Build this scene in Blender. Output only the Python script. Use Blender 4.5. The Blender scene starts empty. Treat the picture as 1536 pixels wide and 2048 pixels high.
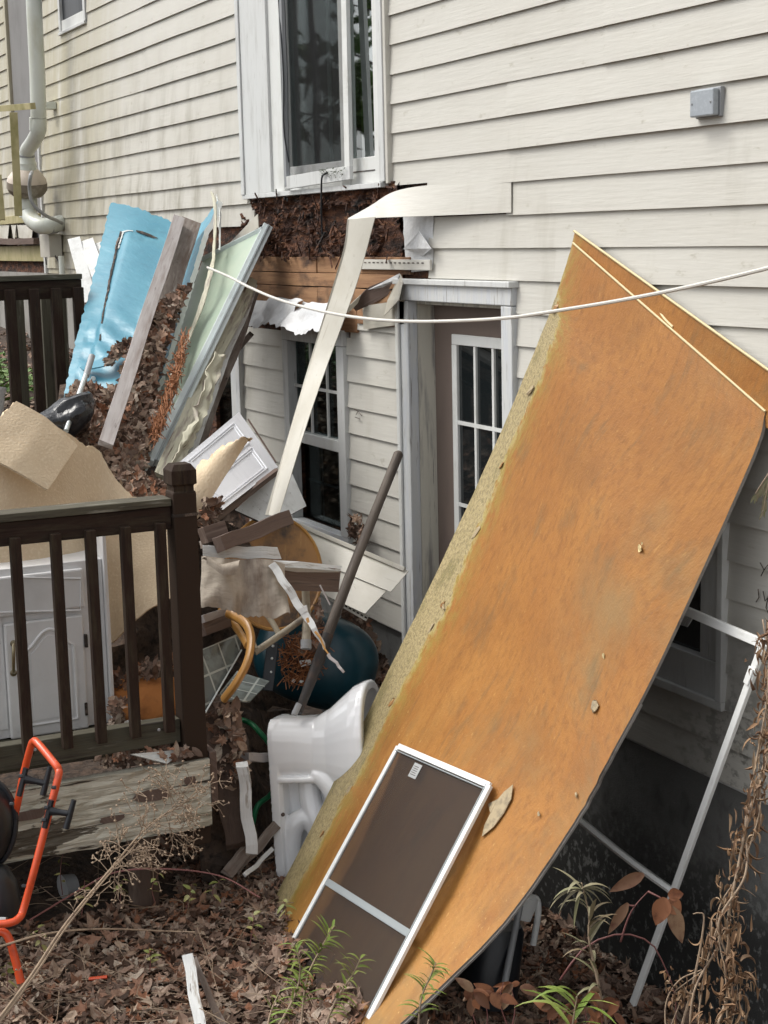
import bpy, bmesh, math, random
import numpy as np
from mathutils import Vector, Matrix, noise
random.seed(7); RNG = np.random.default_rng(7)
SC = bpy.context.scene
COL = SC.collection
# ------------------------------------------------------------------ camera (solved from the wall's vanishing points)
F, CX, CY = 3200.0, 768.0, 1024.0
EYE = 2.5
_a = 440.0; _b = (F*F-1571*_a)/512.0
_d1 = np.array([-1571.0, 512.0, -F]); _d1 /= np.linalg.norm(_d1)
_n = np.array([_a, -_b, -F]); _n /= np.linalg.norm(_n)
_X = -_d1; _Z = -_n; _Z = _Z-_X*(_X@_Z); _Z /= np.linalg.norm(_Z); _Y = np.cross(_Z, _X)
MW = np.array([_X, _Y, _Z])                       # camera space -> world
def ray(px, py): return MW@np.array([(px-CX)/F, -(py-CY)/F, -1.0])
DW = 7.25*ray(785, 512)[1]
CAM = np.array([0.0, -DW, EYE])
cd = bpy.data.cameras.new('camera'); cam = bpy.data.objects.new('camera', cd); COL.objects.link(cam)
mm = Matrix([[MW[i][j] for j in range(3)] for i in range(3)]).to_4x4(); mm.translation = Vector(CAM)
cam.matrix_world = mm
cd.sensor_fit = 'VERTICAL'; cd.sensor_height = 36.0; cd.sensor_width = 27.0; cd.lens = 36.0*F/2048.0
cd.clip_start = 0.1; cd.clip_end = 500
SC.camera = cam
# ------------------------------------------------------------------ light: soft overcast daylight
SUN_EL, SUN_AZ = math.radians(55), math.radians(215)   # azimuth clockwise from +Y
w = bpy.data.worlds.new('World'); SC.world = w; w.use_nodes = True
nt = w.node_tree; bg = nt.nodes['Background']
sky = nt.nodes.new('ShaderNodeTexSky'); sky.sky_type = 'NISHITA'; sky.sun_disc = False
sky.sun_elevation = SUN_EL; sky.sun_rotation = SUN_AZ; sky.air_density = 1.0; sky.dust_density = 4.0
hs = nt.nodes.new('ShaderNodeHueSaturation'); hs.inputs['Saturation'].default_value = 0.12
nt.links.new(sky.outputs[0], hs.inputs['Color']); nt.links.new(hs.outputs[0], bg.inputs[0])
bg.inputs[1].default_value = 0.15
sl = bpy.data.lights.new('sun', 'SUN'); sl.energy = 0.8; sl.angle = math.radians(24); sl.color = (1, 0.94, 0.84)
so = bpy.data.objects.new('sun', sl); COL.objects.link(so)
sd = Vector((math.sin(SUN_AZ)*math.cos(SUN_EL), math.cos(SUN_AZ)*math.cos(SUN_EL), math.sin(SUN_EL)))
so.rotation_euler = sd.to_track_quat('Z', 'Y').to_euler(); so.location = (-6, -8, 12)
SC.view_settings.view_transform = 'Standard'; SC.view_settings.look = 'None'
SC.view_settings.gamma = 1.0; SC.view_settings.use_curve_mapping = False
SC.view_settings.exposure = 0.78
# ------------------------------------------------------------------ measuring helpers: photo point -> place in the world
def PD(px, py, d): return CAM+ray(px, py)*d
def WP(px, py, off=0.0):
    r = ray(px, py); return CAM+r*((DW-off)/r[1])
def HZ(px, py, z=0.0):
    r = ray(px, py); return CAM+r*((z-EYE)/r[2])
def XP(px, py, x):
    r = ray(px, py); return CAM+r*(x/r[0])
CAMF = ray(CX, CY); CAMR = MW[:, 0]; CAMU = MW[:, 1]
def V(p): return Vector((float(p[0]), float(p[1]), float(p[2])))
def nrm(v): v = np.array(v, float); return v/max(np.linalg.norm(v), 1e-9)
def smooth(a, b, x):
    t = max(0.0, min(1.0, (x-a)/(b-a))); return t*t*(3-2*t)
def nz(x, y=0.0, z=0.0): return noise.noise(Vector((x, y, z)))
# ------------------------------------------------------------------ materials
def mk(name, col, layers=(), rough=0.7, bump=(), coord='Object', spec=0.5, metal=0.0, rand=None, alpha=None, coat=0.0, world=None):
    """layers: (colour, scale, (sx,sy,sz), lo, hi[, detail]); bump: (scale, (sx,sy,sz), strength[, dist])"""
    m = bpy.data.materials.new(name); m.use_nodes = True; T = m.node_tree; N = T.nodes; L = T.links
    P = N['Principled BSDF']; P.inputs['Roughness'].default_value = rough; P.inputs['Metallic'].default_value = metal
    P.inputs['Specular IOR Level'].default_value = spec
    if coat: P.inputs['Coat Weight'].default_value = coat; P.inputs['Coat Roughness'].default_value = 0.05
    tc = N.new('ShaderNodeTexCoord')
    if world is not None: pass
    def vec(s, c=None):
        mp = N.new('ShaderNodeMapping'); mp.inputs['Scale'].default_value = s
        L.new(tc.outputs[c or coord], mp.inputs['Vector']); return mp.outputs[0]
    cur = None
    if rand:
        g = N.new('ShaderNodeNewGeometry'); r = N.new('ShaderNodeValToRGB')
        L.new(g.outputs['Random Per Island'], r.inputs[0])
        r.color_ramp.elements[0].color = (*rand[0], 1); r.color_ramp.elements[-1].color = (*rand[-1], 1)
        for i, c in enumerate(rand[1:-1]):
            e = r.color_ramp.elements.new((i+1)/(len(rand)-1)); e.color = (*c, 1)
        cur = r.outputs[0]
    for ly in layers:
        c, sc, st, lo, hi = ly[:5]; det = ly[5] if len(ly) > 5 else 5
        n = N.new('ShaderNodeTexNoise'); n.inputs['Scale'].default_value = sc; n.inputs['Detail'].default_value = det
        n.inputs['Roughness'].default_value = 0.62
        L.new(vec(st), n.inputs['Vector'])
        mr = N.new('ShaderNodeMapRange'); mr.inputs['From Min'].default_value = lo; mr.inputs['From Max'].default_value = hi
        L.new(n.outputs[0], mr.inputs[0])
        mx = N.new('ShaderNodeMix'); mx.data_type = 'RGBA'
        L.new(mr.outputs[0], mx.inputs[0])
        if cur is None: mx.inputs[6].default_value = (*col, 1)
        else: L.new(cur, mx.inputs[6])
        mx.inputs[7].default_value = (*c, 1); cur = mx.outputs[2]
    if cur is None: P.inputs['Base Color'].default_value = (*col, 1)
    else: L.new(cur, P.inputs['Base Color'])
    pb = None
    for b in bump:
        sc, st, s = b[:3]; dist = b[3] if len(b) > 3 else 0.004
        n = N.new('ShaderNodeTexNoise'); n.inputs['Scale'].default_value = sc; n.inputs['Detail'].default_value = 4
        L.new(vec(st), n.inputs['Vector'])
        bp = N.new('ShaderNodeBump'); bp.inputs['Strength'].default_value = s; bp.inputs['Distance'].default_value = dist
        L.new(n.outputs[0], bp.inputs['Height'])
        if pb: L.new(pb, bp.inputs['Normal'])
        pb = bp.outputs[0]
    if pb: L.new(pb, P.inputs['Normal'])
    if alpha is not None: P.inputs['Alpha'].default_value = alpha
    return m
def add_math(N, L, op, a, b):
    n = N.new('ShaderNodeMath'); n.operation = op
    for i, v in enumerate((a, b)):
        if v is None: continue
        if isinstance(v, (int, float)): n.inputs[i].default_value = v
        else: L.new(v, n.inputs[i])
    return n.outputs[0]
def overlay(m, colour, expr, fac=1.0):
    """mix a colour over a material's base colour; expr(N, L, tc) returns the mask socket"""
    T = m.node_tree; N = T.nodes; L = T.links; P = N['Principled BSDF']
    tc = [n for n in N if n.type == 'TEX_COORD'][0]
    mask = expr(N, L, tc)
    if fac != 1.0: mask = add_math(N, L, 'MULTIPLY', mask, fac)
    mx = N.new('ShaderNodeMix'); mx.data_type = 'RGBA'; L.new(mask, mx.inputs[0])
    src = P.inputs['Base Color']
    if src.is_linked: L.new(src.links[0].from_socket, mx.inputs[6])
    else: mx.inputs[6].default_value = tuple(src.default_value)
    mx.inputs[7].default_value = (*colour, 1); L.new(mx.outputs[2], src)
def band(N, L, v, a, b):   # smooth 0..1 ramp of socket v from a to b
    mr = N.new('ShaderNodeMapRange'); mr.interpolation_type = 'SMOOTHSTEP'
    mr.inputs['From Min'].default_value = a; mr.inputs['From Max'].default_value = b
    L.new(v, mr.inputs[0]); return mr.outputs[0]
def tnoise(N, L, tc, scale, st, coord='Object', detail=5):
    mp = N.new('ShaderNodeMapping'); mp.inputs['Scale'].default_value = st; L.new(tc.outputs[coord], mp.inputs[0])
    n = N.new('ShaderNodeTexNoise'); n.inputs['Scale'].default_value = scale; n.inputs['Detail'].default_value = detail
    n.inputs['Roughness'].default_value = 0.65
    L.new(mp.outputs[0], n.inputs[0]); return n.outputs[0]
M = {}
# vinyl siding (object coords; the house empty stands at the world origin)
M['siding'] = mk('cream vinyl siding', (.57, .555, .505),
    [((.53, .51, .455), 1.2, (1, 1, 2.5), .45, .75), ((.40, .38, .32), 3.0, (1, 1, .22), .60, .85), ((.36, .34, .27), 24, (.4, 1, 1), .64, .8)],
    rough=.5, bump=[(38, (.16, 1, 2.2), .34, .0035), (160, (.2, 1, 1), .2, .001), (2.5, (1, 1, 1), .3, .02)], spec=.35)
def left_mask(N, L, tc):
    s = N.new('ShaderNodeSeparateXYZ'); L.new(tc.outputs['Object'], s.inputs[0])
    a = band(N, L, s.outputs[0], -9.9, -12.2); n = tnoise(N, L, tc, 2.2, (2, 1, .35))
    return add_math(N, L, 'MULTIPLY', a, band(N, L, n, .25, .6))
overlay(M['siding'], (.38, .34, .21), left_mask, .75)
def low_left(N, L, tc):
    s = N.new('ShaderNodeSeparateXYZ'); L.new(tc.outputs['Object'], s.inputs[0])
    a = band(N, L, s.outputs[0], -7.6, -9.5); b = band(N, L, s.outputs[2], 4.1, 2.6)
    n = tnoise(N, L, tc, 3.5, (1.6, 1, .5))
    return add_math(N, L, 'MULTIPLY', add_math(N, L, 'MULTIPLY', a, b), band(N, L, n, .42, .72))
overlay(M['siding'], (.24, .22, .16), low_left, .75)
def speck(N, L, tc):
    s = N.new('ShaderNodeSeparateXYZ'); L.new(tc.outputs['Object'], s.inputs[0])
    b = band(N, L, s.outputs[2], 1.35, .75); n = tnoise(N, L, tc, 26, (.7, 1, 1))
    a = band(N, L, s.outputs[0], -4.6, -4.0)
    return add_math(N, L, 'MULTIPLY', add_math(N, L, 'MULTIPLY', a, b), band(N, L, n, .48, .62))
overlay(M['siding'], (.12, .115, .10), speck, .7)
M['siding_loose'] = mk('loose vinyl siding', (.50, .48, .42), [((.40, .37, .30), 3, (1, 1, 1), .45, .75, 9), ((.26, .23, .17), 30, (1, 1, 1), .64, .78), ((.30, .27, .21), 7, (.4, 3, 1), .60, .72)], rough=.45, bump=[(60, (.3, 1, 1), .15)], coord='UV')
M['trim'] = mk('weathered white trim', (.60, .61, .60), [((.42, .42, .40), 6, (3, 3, .5), .5, .8), ((.22, .21, .19), 22, (3, 3, .35), .62, .76)], rough=.55, bump=[(30, (3, 3, .3), .3)])
M['trim_clean'] = mk('white vinyl trim', (.68, .69, .67), [((.52, .52, .48), 8, (1, 1, .6), .5, .8)], rough=.4)
M['trim_grey'] = mk('grey blue peeling trim', (.55, .57, .59), [((.58, .59, .58), 9, (3, 3, .4), .42, .55), ((.20, .18, .16), 18, (4, 4, .25), .60, .70)], rough=.65, bump=[(26, (4, 4, .25), .7)])
M['jamb'] = mk('peeling cream jamb', (.60, .58, .50), [((.30, .29, .27), 5, (4, 4, .4), .52, .66), ((.17, .15, .13), 22, (5, 5, .18), .62, .70)], rough=.7, bump=[(24, (5, 5, .2), .6)])
M['door_brown'] = mk('taupe door slab', (.165, .125, .105), [((.12, .09, .08), 5, (1, 1, .5), .5, .8)], rough=.5)
M['concrete'] = mk('mouldy concrete foundation', (.17, .172, .165), [((.12, .122, .116), 2.2, (1, 1, 1), .4, .7), ((.07, .07, .066), 9, (1, 1, .8), .5, .75)], rough=.95, bump=[(40, (1, 1, 1), .35), (180, (1, 1, 1), .3)])
def mould(N, L, tc):
    s = N.new('ShaderNodeSeparateXYZ'); L.new(tc.outputs['Object'], s.inputs[0])
    b = band(N, L, s.outputs[2], .48, .12); n = tnoise(N, L, tc, 34, (1, 1, .8), detail=8)
    n2 = tnoise(N, L, tc, 2.5, (1, 1, 1))
    k = add_math(N, L, 'ADD', b, band(N, L, n2, .35, .8))
    return add_math(N, L, 'MULTIPLY', b, band(N, L, add_math(N, L, 'ADD', n, add_math(N, L, 'MULTIPLY', k, .12)), .5, .62))
overlay(M['concrete'], (.012, .012, .011), mould, .93)
M['rot'] = mk('rotted dark sheathing', (.055, .024, .015), [((.15, .06, .028), 14, (.6, 1, 2.6), .45, .62), ((.28, .14, .065), 40, (.4, 1, 2.6), .60, .70), ((.008, .006, .005), 7, (1, 1, 1.6), .50, .64)], rough=.95, bump=[(20, (1, 1, 1.6), 1, .03), (90, (1, 1, 1.5), .8, .01)])
M['lumber'] = mk('stained bare lumber', (.36, .20, .10), [((.22, .11, .055), 3.5, (.5, 1, 6), .42, .65), ((.045, .024, .016), 3.0, (1, 1, 2.5), .50, .66)], rough=.85, bump=[(26, (.3, 1, 5), .5)])
M['wrap'] = mk('white house wrap', (.66, .67, .68), [((.48, .48, .47), 8, (1, 1, 1), .5, .75)], rough=.45, bump=[(14, (1, 1, 1), .5, .02)], coord='UV')
M['curtain'] = mk('grey green curtain', (.085, .085, .07), [((.045, .046, .038), 6, (1, 1, .3), .45, .7)], rough=.9)
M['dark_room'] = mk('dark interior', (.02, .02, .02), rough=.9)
M['black'] = mk('black plastic', (.014, .016, .020), rough=.35, bump=[(60, (1, 1, 1), .1)])
M['iron'] = mk('dark rusty iron', (.03, .026, .024), [((.08, .045, .03), 14, (1, 1, 1), .5, .7)], rough=.6)
M['bag'] = mk('black bin liner', (.010, .011, .014), rough=.22, bump=[(9, (1, 1, 1), .8, .03)])
M['orange'] = mk('orange enamel tube', (.68, .085, .022), [((.45, .06, .02), 20, (1, 1, 1), .55, .7)], rough=.32, coat=.3)
M['deckwood'] = mk('dark stained deck wood', (.030, .017, .012), [((.050, .038, .024), 3.5, (2, 8, 8), .45, .7), ((.014, .010, .008), 9, (.5, 9, 9), .55, .7)], rough=.75, bump=[(22, (.4, 7, 7), .6)], coord='UV', spec=.2)
M['decktop'] = mk('mossy weathered rail wood', (.075, .068, .045), [((.26, .25, .21), 4, (.8, 7, 7), .60, .72), ((.03, .022, .016), 7, (.5, 7, 7), .52, .68)], rough=.75, bump=[(22, (.4, 7, 7), .5)], coord='UV')
M['fascia'] = mk('flaking painted fascia', (.55, .53, .44), [((.30, .28, .21), 5, (1.2, 3, 3), .5, .7), ((.095, .08, .058), 2.6, (.8, 3, 3), .56, .575, 8), ((.05, .04, .03), 7, (.35, 9, 9), .60, .63, 9), ((.62, .61, .54), 9, (.5, 6, 6), .62, .66)], rough=.8, bump=[(8, (.5, 5, 5), 1, .02)], coord='UV')
M['greywood'] = mk('silver grey weathered wood', (.26, .225, .20), [((.13, .095, .075), 5, (.8, 4, 4), .36, .60), ((.38, .35, .32), 7, (.5, 8, 8), .55, .7), ((.04, .03, .024), 9, (1.5, 4, 4), .62, .72)], rough=.85, bump=[(18, (.4, 8, 8), .6)], coord='UV')
M['handlewood'] = mk('grimy tool handle wood', (.12, .095, .075), [((.055, .042, .034), 4, (.6, 5, 5), .42, .62), ((.21, .18, .15), 9, (.5, 7, 7), .58, .72)], rough=.65, bump=[(20, (.4, 8, 8), .5)], coord='UV')
M['palewood'] = mk('pale grey plank', (.40, .37, .36), [((.24, .20, .18), 5, (.6, 5, 5), .45, .7), ((.07, .055, .045), 8, (1, 6, 6), .64, .74)], rough=.8, bump=[(18, (.4, 8, 8), .4)], coord='UV')
M['brownwood'] = mk('worn brown lumber', (.125, .085, .068), [((.22, .17, .14), 5, (.4, 6, 6), .52, .75), ((.045, .03, .024), 8, (.5, 7, 7), .55, .75)], rough=.8, bump=[(18, (.4, 8, 8), .5)], coord='UV')
M['peelplank'] = mk('peeling cream plank', (.50, .48, .37), [((.30, .26, .22), 4, (.8, 5, 5), .5, .6), ((.14, .095, .07), 6, (.5, 7, 7), .60, .66)], rough=.7, bump=[(10, (.6, 5, 5), .9, .01)], coord='UV')
M['whiteplank'] = mk('chipped white plank', (.62, .63, .62), [((.35, .32, .28), 6, (.7, 5, 5), .56, .63), ((.12, .08, .06), 9, (.6, 7, 7), .64, .68)], rough=.6, bump=[(10, (.6, 5, 5), .7, .008)], coord='UV')
M['blue'] = mk('torn blue vinyl sheet', (.075, .25, .34), [((.11, .32, .41), 3, (1, 1, 1), .42, .7), ((.05, .17, .24), 6, (1, 1.6, 1), .55, .8)], rough=.38, bump=[(7, (1, 2.5, 1), .25, .02)], coord='UV')
M['foam_edge'] = mk('white board edge', (.62, .64, .62), rough=.6)
M['crack'] = mk('dark torn edge', (.03, .022, .018), [((.2, .15, .12), 30, (1, 1, 1), .5, .7)], rough=.9)
M['greenglass'] = mk('pale green frosted glass', (.40, .47, .37), [((.33, .42, .33), 4, (1, 1, 1), .4, .7)], rough=.3, coord='UV')
M['alu'] = mk('white aluminium frame', (.60, .66, .66), [((.45, .48, .46), 14, (1, 6, 1), .55, .75)], rough=.35, coord='UV')
M['whiteframe'] = mk('white screen frame', (.82, .83, .81), [((.60, .60, .56), 10, (1, 6, 1), .55, .75)], rough=.35, coord='UV')
M['greybar'] = mk('grey crossbar', (.30, .33, .34), rough=.4)
M['cabinet'] = mk('white painted cabinet', (.76, .76, .76), [((.66, .66, .65), 4, (1, 1, 1), .45, .7), ((.30, .27, .24), 22, (1, 1, 1), .70, .78)], rough=.32)
M['cabdoor'] = mk('glossy white cabinet door', (.70, .71, .74), [((.62, .63, .66), 5, (1, 6, 1), .5, .7)], rough=.25, coord='UV')
M['brass'] = mk('tarnished metal handle', (.35, .30, .20), rough=.3, metal=1)
M['steel'] = mk('brushed metal pole', (.55, .58, .57), rough=.28, metal=.8)
M['carpet'] = mk('beige carpet', (.66, .53, .37), [((.60, .47, .32), 5, (1, 1, 1), .42, .68, 9), ((.74, .62, .46), 80, (1, 1, 1), .5, .7), ((.46, .35, .24), 2.2, (1, 1, 1), .60, .78, 8)], rough=1, bump=[(110, (1, 1, 1), .6, .005), (9, (1, 1, 1), .15, .02)], coord='UV', spec=.1)
M['tarp'] = mk('dirty beige cloth', (.37, .32, .26), [((.14, .105, .08), 3.5, (2.2, .7, 1), .44, .62), ((.48, .43, .35), 5, (1, 1, 1), .6, .75)], rough=.75, bump=[(8, (1, 2, 1), .6, .02)], coord='UV')
M['tabletop'] = mk('worn orange brown table top', (.34, .17, .055), [((.07, .045, .03), 5, (1, 1, 1), .46, .62), ((.45, .25, .09), 9, (1, 4, 1), .55, .75)], rough=.45, coord='UV', bump=[(14, (1, 1, 1), .3)])
M['cane'] = mk('yellow bent wood', (.45, .23, .06), [((.26, .12, .03), 5, (.5, 8, 1), .45, .7)], rough=.35, coord='UV')
M['dirtymetal'] = mk('grimy cream leg', (.33, .29, .22), [((.16, .13, .10), 12, (1, 1, 1), .5, .7)], rough=.6)
M['teal'] = mk('dark teal plastic', (.006, .042, .060), [((.010, .058, .078), 5, (1, 1, 1), .5, .7), ((.05, .04, .03), 16, (1, 1, 1), .64, .72)], rough=.3)
M['porcelain'] = mk('white glazed porcelain', (.88, .89, .90), rough=.08, spec=.6, coat=.5)
M['hose'] = mk('green hose', (.01, .16, .06), rough=.35)
M['pvc'] = mk('white pvc pipe', (.62, .65, .60), [((.50, .50, .40), 6, (1, 1, .4), .5, .75)], rough=.35)
M['fanbody'] = mk('fan housing', (.60, .52, .44), [((.35, .30, .24), 7, (1, 1, 1), .5, .7)], rough=.45)
M['fandark'] = mk('grimy fan housing band', (.20, .17, .13), [((.35, .33, .28), 9, (1, 1, 1), .5, .7)], rough=.5)
M['greyplastic'] = mk('grey plastic', (.30, .31, .32), rough=.4)
M['lightbox'] = mk('grey electrical box', (.33, .36, .39), [((.40, .43, .46), 60, (1, 1, 1), .5, .7)], rough=.5)
M['yellowtrim'] = mk('mildewed yellow trim', (.42, .37, .20), [((.24, .22, .08), 7, (1, 1, .6), .45, .7)], rough=.6)
M['greypanel'] = mk('grey corner panel', (.21, .205, .20), [((.16, .155, .15), 4, (1, 1, .6), .45, .7)], rough=.6)
M['cable'] = mk('white cable', (.62, .60, .55), rough=.5)
M['soil'] = mk('leaf mould soil', (.055, .038, .028), [((.10, .065, .045), 9, (1, 1, 1), .45, .65), ((.02, .014, .011), 25, (1, 1, 1), .5, .65)], rough=1, bump=[(16, (1, 1, 1), 1, .03)])
M['leaf'] = mk('dry oak and maple leaves', (0, 0, 0), rand=[(.045, .028, .02), (.17, .105, .075), (.33, .235, .18), (.09, .055, .04), (.44, .34, .255), (.24, .10, .05), (.28, .17, .12), (.40, .34, .275)], layers=[((.06, .035, .025), 40, (1, 1, 1), .55, .75)], rough=.75, spec=.3)
M['pineleaf'] = mk('rusty pine straw', (0, 0, 0), rand=[(.16, .055, .02), (.32, .13, .05), (.22, .08, .03)], rough=.8)
M['redleaf'] = mk('red brown bramble leaves', (0, 0, 0), rand=[(.20, .06, .025), (.30, .13, .06), (.13, .05, .025), (.26, .16, .09), (.12, .07, .04)], layers=[((.10, .03, .015), 30, (1, 1, 1), .5, .7)], rough=.55)
M['greenleaf'] = mk('yellow green leaves', (0, 0, 0), rand=[(.09, .12, .02), (.17, .18, .04), (.24, .22, .08), (.12, .15, .03)], rough=.55)
M['limeleaf'] = mk('fresh green blades', (0, 0, 0), rand=[(.10, .17, .02), (.17, .23, .04), (.21, .24, .06)], rough=.5)
M['paleleaf'] = mk('withered grey green leaves', (0, 0, 0), rand=[(.15, .15, .07), (.22, .20, .12), (.16, .11, .06)], rough=.7)
M['drystem'] = mk('dry straw stem', (.30, .22, .15), [((.16, .11, .08), 30, (1, 1, 1), .5, .7)], rough=.8)
M['dryleaf'] = mk('dry tan curled leaves', (0, 0, 0), rand=[(.22, .12, .06), (.32, .20, .11), (.15, .08, .045), (.38, .27, .17)], rough=.75)
M['bramble'] = mk('purple bramble cane', (.14, .05, .045), rough=.6)
M['clover'] = mk('green ground cover', (0, 0, 0), rand=[(.05, .11, .015), (.09, .17, .03), (.13, .2, .05)], rough=.6)
M['foam'] = mk('orange foam', (.50, .20, .06), [((.30, .12, .04), 9, (1, 1, 1), .5, .7)], rough=.95, bump=[(30, (1, 1, 1), .8, .01)])
M['mesh'] = mk('dark screen mesh', (.040, .028, .022), rough=.7, alpha=.52)
M['mesh_thin'] = mk('thin screen mesh', (.008, .008, .008), rough=.7, alpha=.22)
M['bark'] = mk('rough bark', (.09, .06, .045), [((.2, .15, .12), 8, (1, 1, .3), .5, .7)], rough=.95, bump=[(12, (2, 2, .4), 1, .02)])
# glass: thin dark reflecting pane
def glassmat(name, tint, a=.35, rough=.02):
    m = bpy.data.materials.new(name); m.use_nodes = True; N = m.node_tree.nodes; L = m.node_tree.links
    for n in list(N):
        if n.type == 'BSDF_PRINCIPLED': N.remove(n)
    out = N['Material Output']; g = N.new('ShaderNodeBsdfGlossy'); g.inputs['Roughness'].default_value = rough
    g.inputs['Color'].default_value = (.95, 1, 1, 1)
    t = N.new('ShaderNodeBsdfTransparent'); t.inputs['Color'].default_value = (*tint, 1)
    fr = N.new('ShaderNodeFresnel'); fr.inputs['IOR'].default_value = 1.6
    mr = N.new('ShaderNodeMapRange'); mr.inputs['To Min'].default_value = a*.25; mr.inputs['To Max'].default_value = min(1.0, .3+a*.5)
    L.new(fr.outputs[0], mr.inputs[0])
    mx = N.new('ShaderNodeMixShader'); L.new(mr.outputs[0], mx.inputs[0]); L.new(t.outputs[0], mx.inputs[1]); L.new(g.outputs[0], mx.inputs[2])
    L.new(mx.outputs[0], out.inputs[0]); return m
M['glass'] = glassmat('window glass', (.5, .55, .55), .0)
M['glass_bright'] = glassmat('clean reflecting glass', (.35, .5, .5), 1.5)
# particle board: UV in metres, u across from the left edge, v down from the top
def boardmat():
    m = mk('orange coated particle board', (.315, .128, .027),
        [((.375, .165, .036), 2.4, (1.2, .9, 1), .40, .70, 10), ((.235, .10, .024), 2.6, (1.3, .9, 1), .50, .75, 10), ((.17, .105, .042), 5, (1.4, .7, 1), .56, .74, 10), ((.24, .10, .022), 30, (1.6, .7, 1), .48, .70, 9), ((.50, .26, .07), 26, (2.0, .8, 1), .62, .82), ((.25, .10, .03), 60, (2, .8, 1), .60, .75)],
        rough=.55, bump=[(150, (1, 1, 1), .45, .0025), (45, (1.5, .8, 1), .28, .005)], coord='UV', spec=.35)
    def warm(N, L, tc):
        s = N.new('ShaderNodeSeparateXYZ'); L.new(tc.outputs['UV'], s.inputs[0])
        n = tnoise(N, L, tc, 3.5, (2.6, .5, 1), 'UV')
        return add_math(N, L, 'MULTIPLY', band(N, L, s.outputs[1], .9, 2.5), band(N, L, n, .34, .66))
    overlay(m, (.47, .24, .062), warm, .8)
    def topdark(N, L, tc):
        s = N.new('ShaderNodeSeparateXYZ'); L.new(tc.outputs['UV'], s.inputs[0])
        n = tnoise(N, L, tc, 2.0, (1, 1, 1), 'UV')
        return add_math(N, L, 'MULTIPLY', band(N, L, s.outputs[0], .7, 1.15), band(N, L, n, .42, .7))
    overlay(m, (.26, .17, .07), topdark, .7)
    def runs(N, L, tc):
        s = N.new('ShaderNodeSeparateXYZ'); L.new(tc.outputs['UV'], s.inputs[0])
        n = tnoise(N, L, tc, 9, (2.6, .28, 1), 'UV', 10); k = tnoise(N, L, tc, 1.6, (1, 1, 1), 'UV', 3)
        return add_math(N, L, 'MULTIPLY', band(N, L, n, .52, .68), band(N, L, k, .42, .6))
    overlay(m, (.18, .105, .04), runs, .6)
    def specks(N, L, tc):
        s = N.new('ShaderNodeSeparateXYZ'); L.new(tc.outputs['UV'], s.inputs[0])
        n = tnoise(N, L, tc, 48, (1.6, .8, 1), 'UV', 4)
        return add_math(N, L, 'MULTIPLY', band(N, L, s.outputs[1], 1.0, 2.3), band(N, L, n, .62, .70))
    overlay(m, (.60, .38, .14), specks, .8)
    def strip(off, soft, amp):
        def g(N, L, tc):
            s = N.new('ShaderNodeSeparateXYZ'); L.new(tc.outputs['UV'], s.inputs[0])
            u, v = s.outputs[0], s.outputs[1]
            n = tnoise(N, L, tc, 4, (1, 1, 1), 'UV', 12)
            nn = add_math(N, L, 'MULTIPLY', add_math(N, L, 'SUBTRACT', n, .5), amp)
            wv = add_math(N, L, 'MULTIPLY', band(N, L, v, .10, .55), .105)
            wv = add_math(N, L, 'ADD', wv, add_math(N, L, 'MULTIPLY', band(N, L, v, .6, 1.6), .060))
            wv = add_math(N, L, 'ADD', wv, add_math(N, L, 'ADD', nn, off))
            e = add_math(N, L, 'SUBTRACT', wv, u)
            return band(N, L, e, -soft, soft)
        return g
    def olive(N, L, tc):
        k = strip(.07, .09, .26)(N, L, tc); n = tnoise(N, L, tc, 22, (1.4, .8, 1), 'UV', 10)
        return add_math(N, L, 'MULTIPLY', k, band(N, L, n, .36, .60))
    overlay(m, (.29, .21, .045), olive, .95)
    def fray(N, L, tc):
        k = strip(.016, .02, .24)(N, L, tc); n = tnoise(N, L, tc, 40, (1.2, .8, 1), 'UV', 8)
        return add_math(N, L, 'MULTIPLY', k, band(N, L, n, .40, .54))
    overlay(m, (.40, .33, .13), fray, .95)
    overlay(m, (.40, .32, .165), strip(-.004, .004, .24), 1.0)
    def blotch(N, L, tc):
        k = strip(-.004, .004, .24)(N, L, tc); n = tnoise(N, L, tc, 7, (1.5, .6, 1), 'UV', 8)
        return add_math(N, L, 'MULTIPLY', k, band(N, L, n, .5, .64))
    overlay(m, (.24, .20, .085), blotch, .9)
    def grit(N, L, tc):
        k = strip(-.004, .004, .24)(N, L, tc); n = tnoise(N, L, tc, 85, (1.2, .9, 1), 'UV', 9)
        return add_math(N, L, 'MULTIPLY', k, band(N, L, n, .47, .60))
    overlay(m, (.20, .165, .085), grit, .75)
    # the peeled strip lies a skin's depth lower and is rougher
    T = m.node_tree; N = T.nodes; L = T.links; P = N['Principled BSDF']; tc = [n for n in N if n.type == 'TEX_COORD'][0]
    k = strip(-.004, .003, .24)(N, L, tc); inv = add_math(N, L, 'SUBTRACT', 1.0, k)
    bp = N.new('ShaderNodeBump'); bp.inputs['Strength'].default_value = .8; bp.inputs['Distance'].default_value = .004
    L.new(inv, bp.inputs['Height']); L.new(P.inputs['Normal'].links[0].from_socket, bp.inputs['Normal'])
    b2 = N.new('ShaderNodeBump'); b2.inputs['Strength'].default_value = .8; b2.inputs['Distance'].default_value = .006
    L.new(add_math(N, L, 'MULTIPLY', k, tnoise(N, L, tc, 70, (1, 1, 1), 'UV')), b2.inputs['Height']); L.new(bp.outputs[0], b2.inputs['Normal'])
    L.new(b2.outputs[0], P.inputs['Normal'])
    return m
M['board'] = boardmat()
M['board_edge'] = mk('grey board edge', (.26, .24, .22), [((.12, .105, .09), 12, (1, 1, 1), .5, .7)], rough=.9)
M['flake'] = mk('lifted tan flake', (.40, .32, .20), [((.22, .18, .12), 20, (1, 1, 1), .5, .65)], rough=.8)
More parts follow.
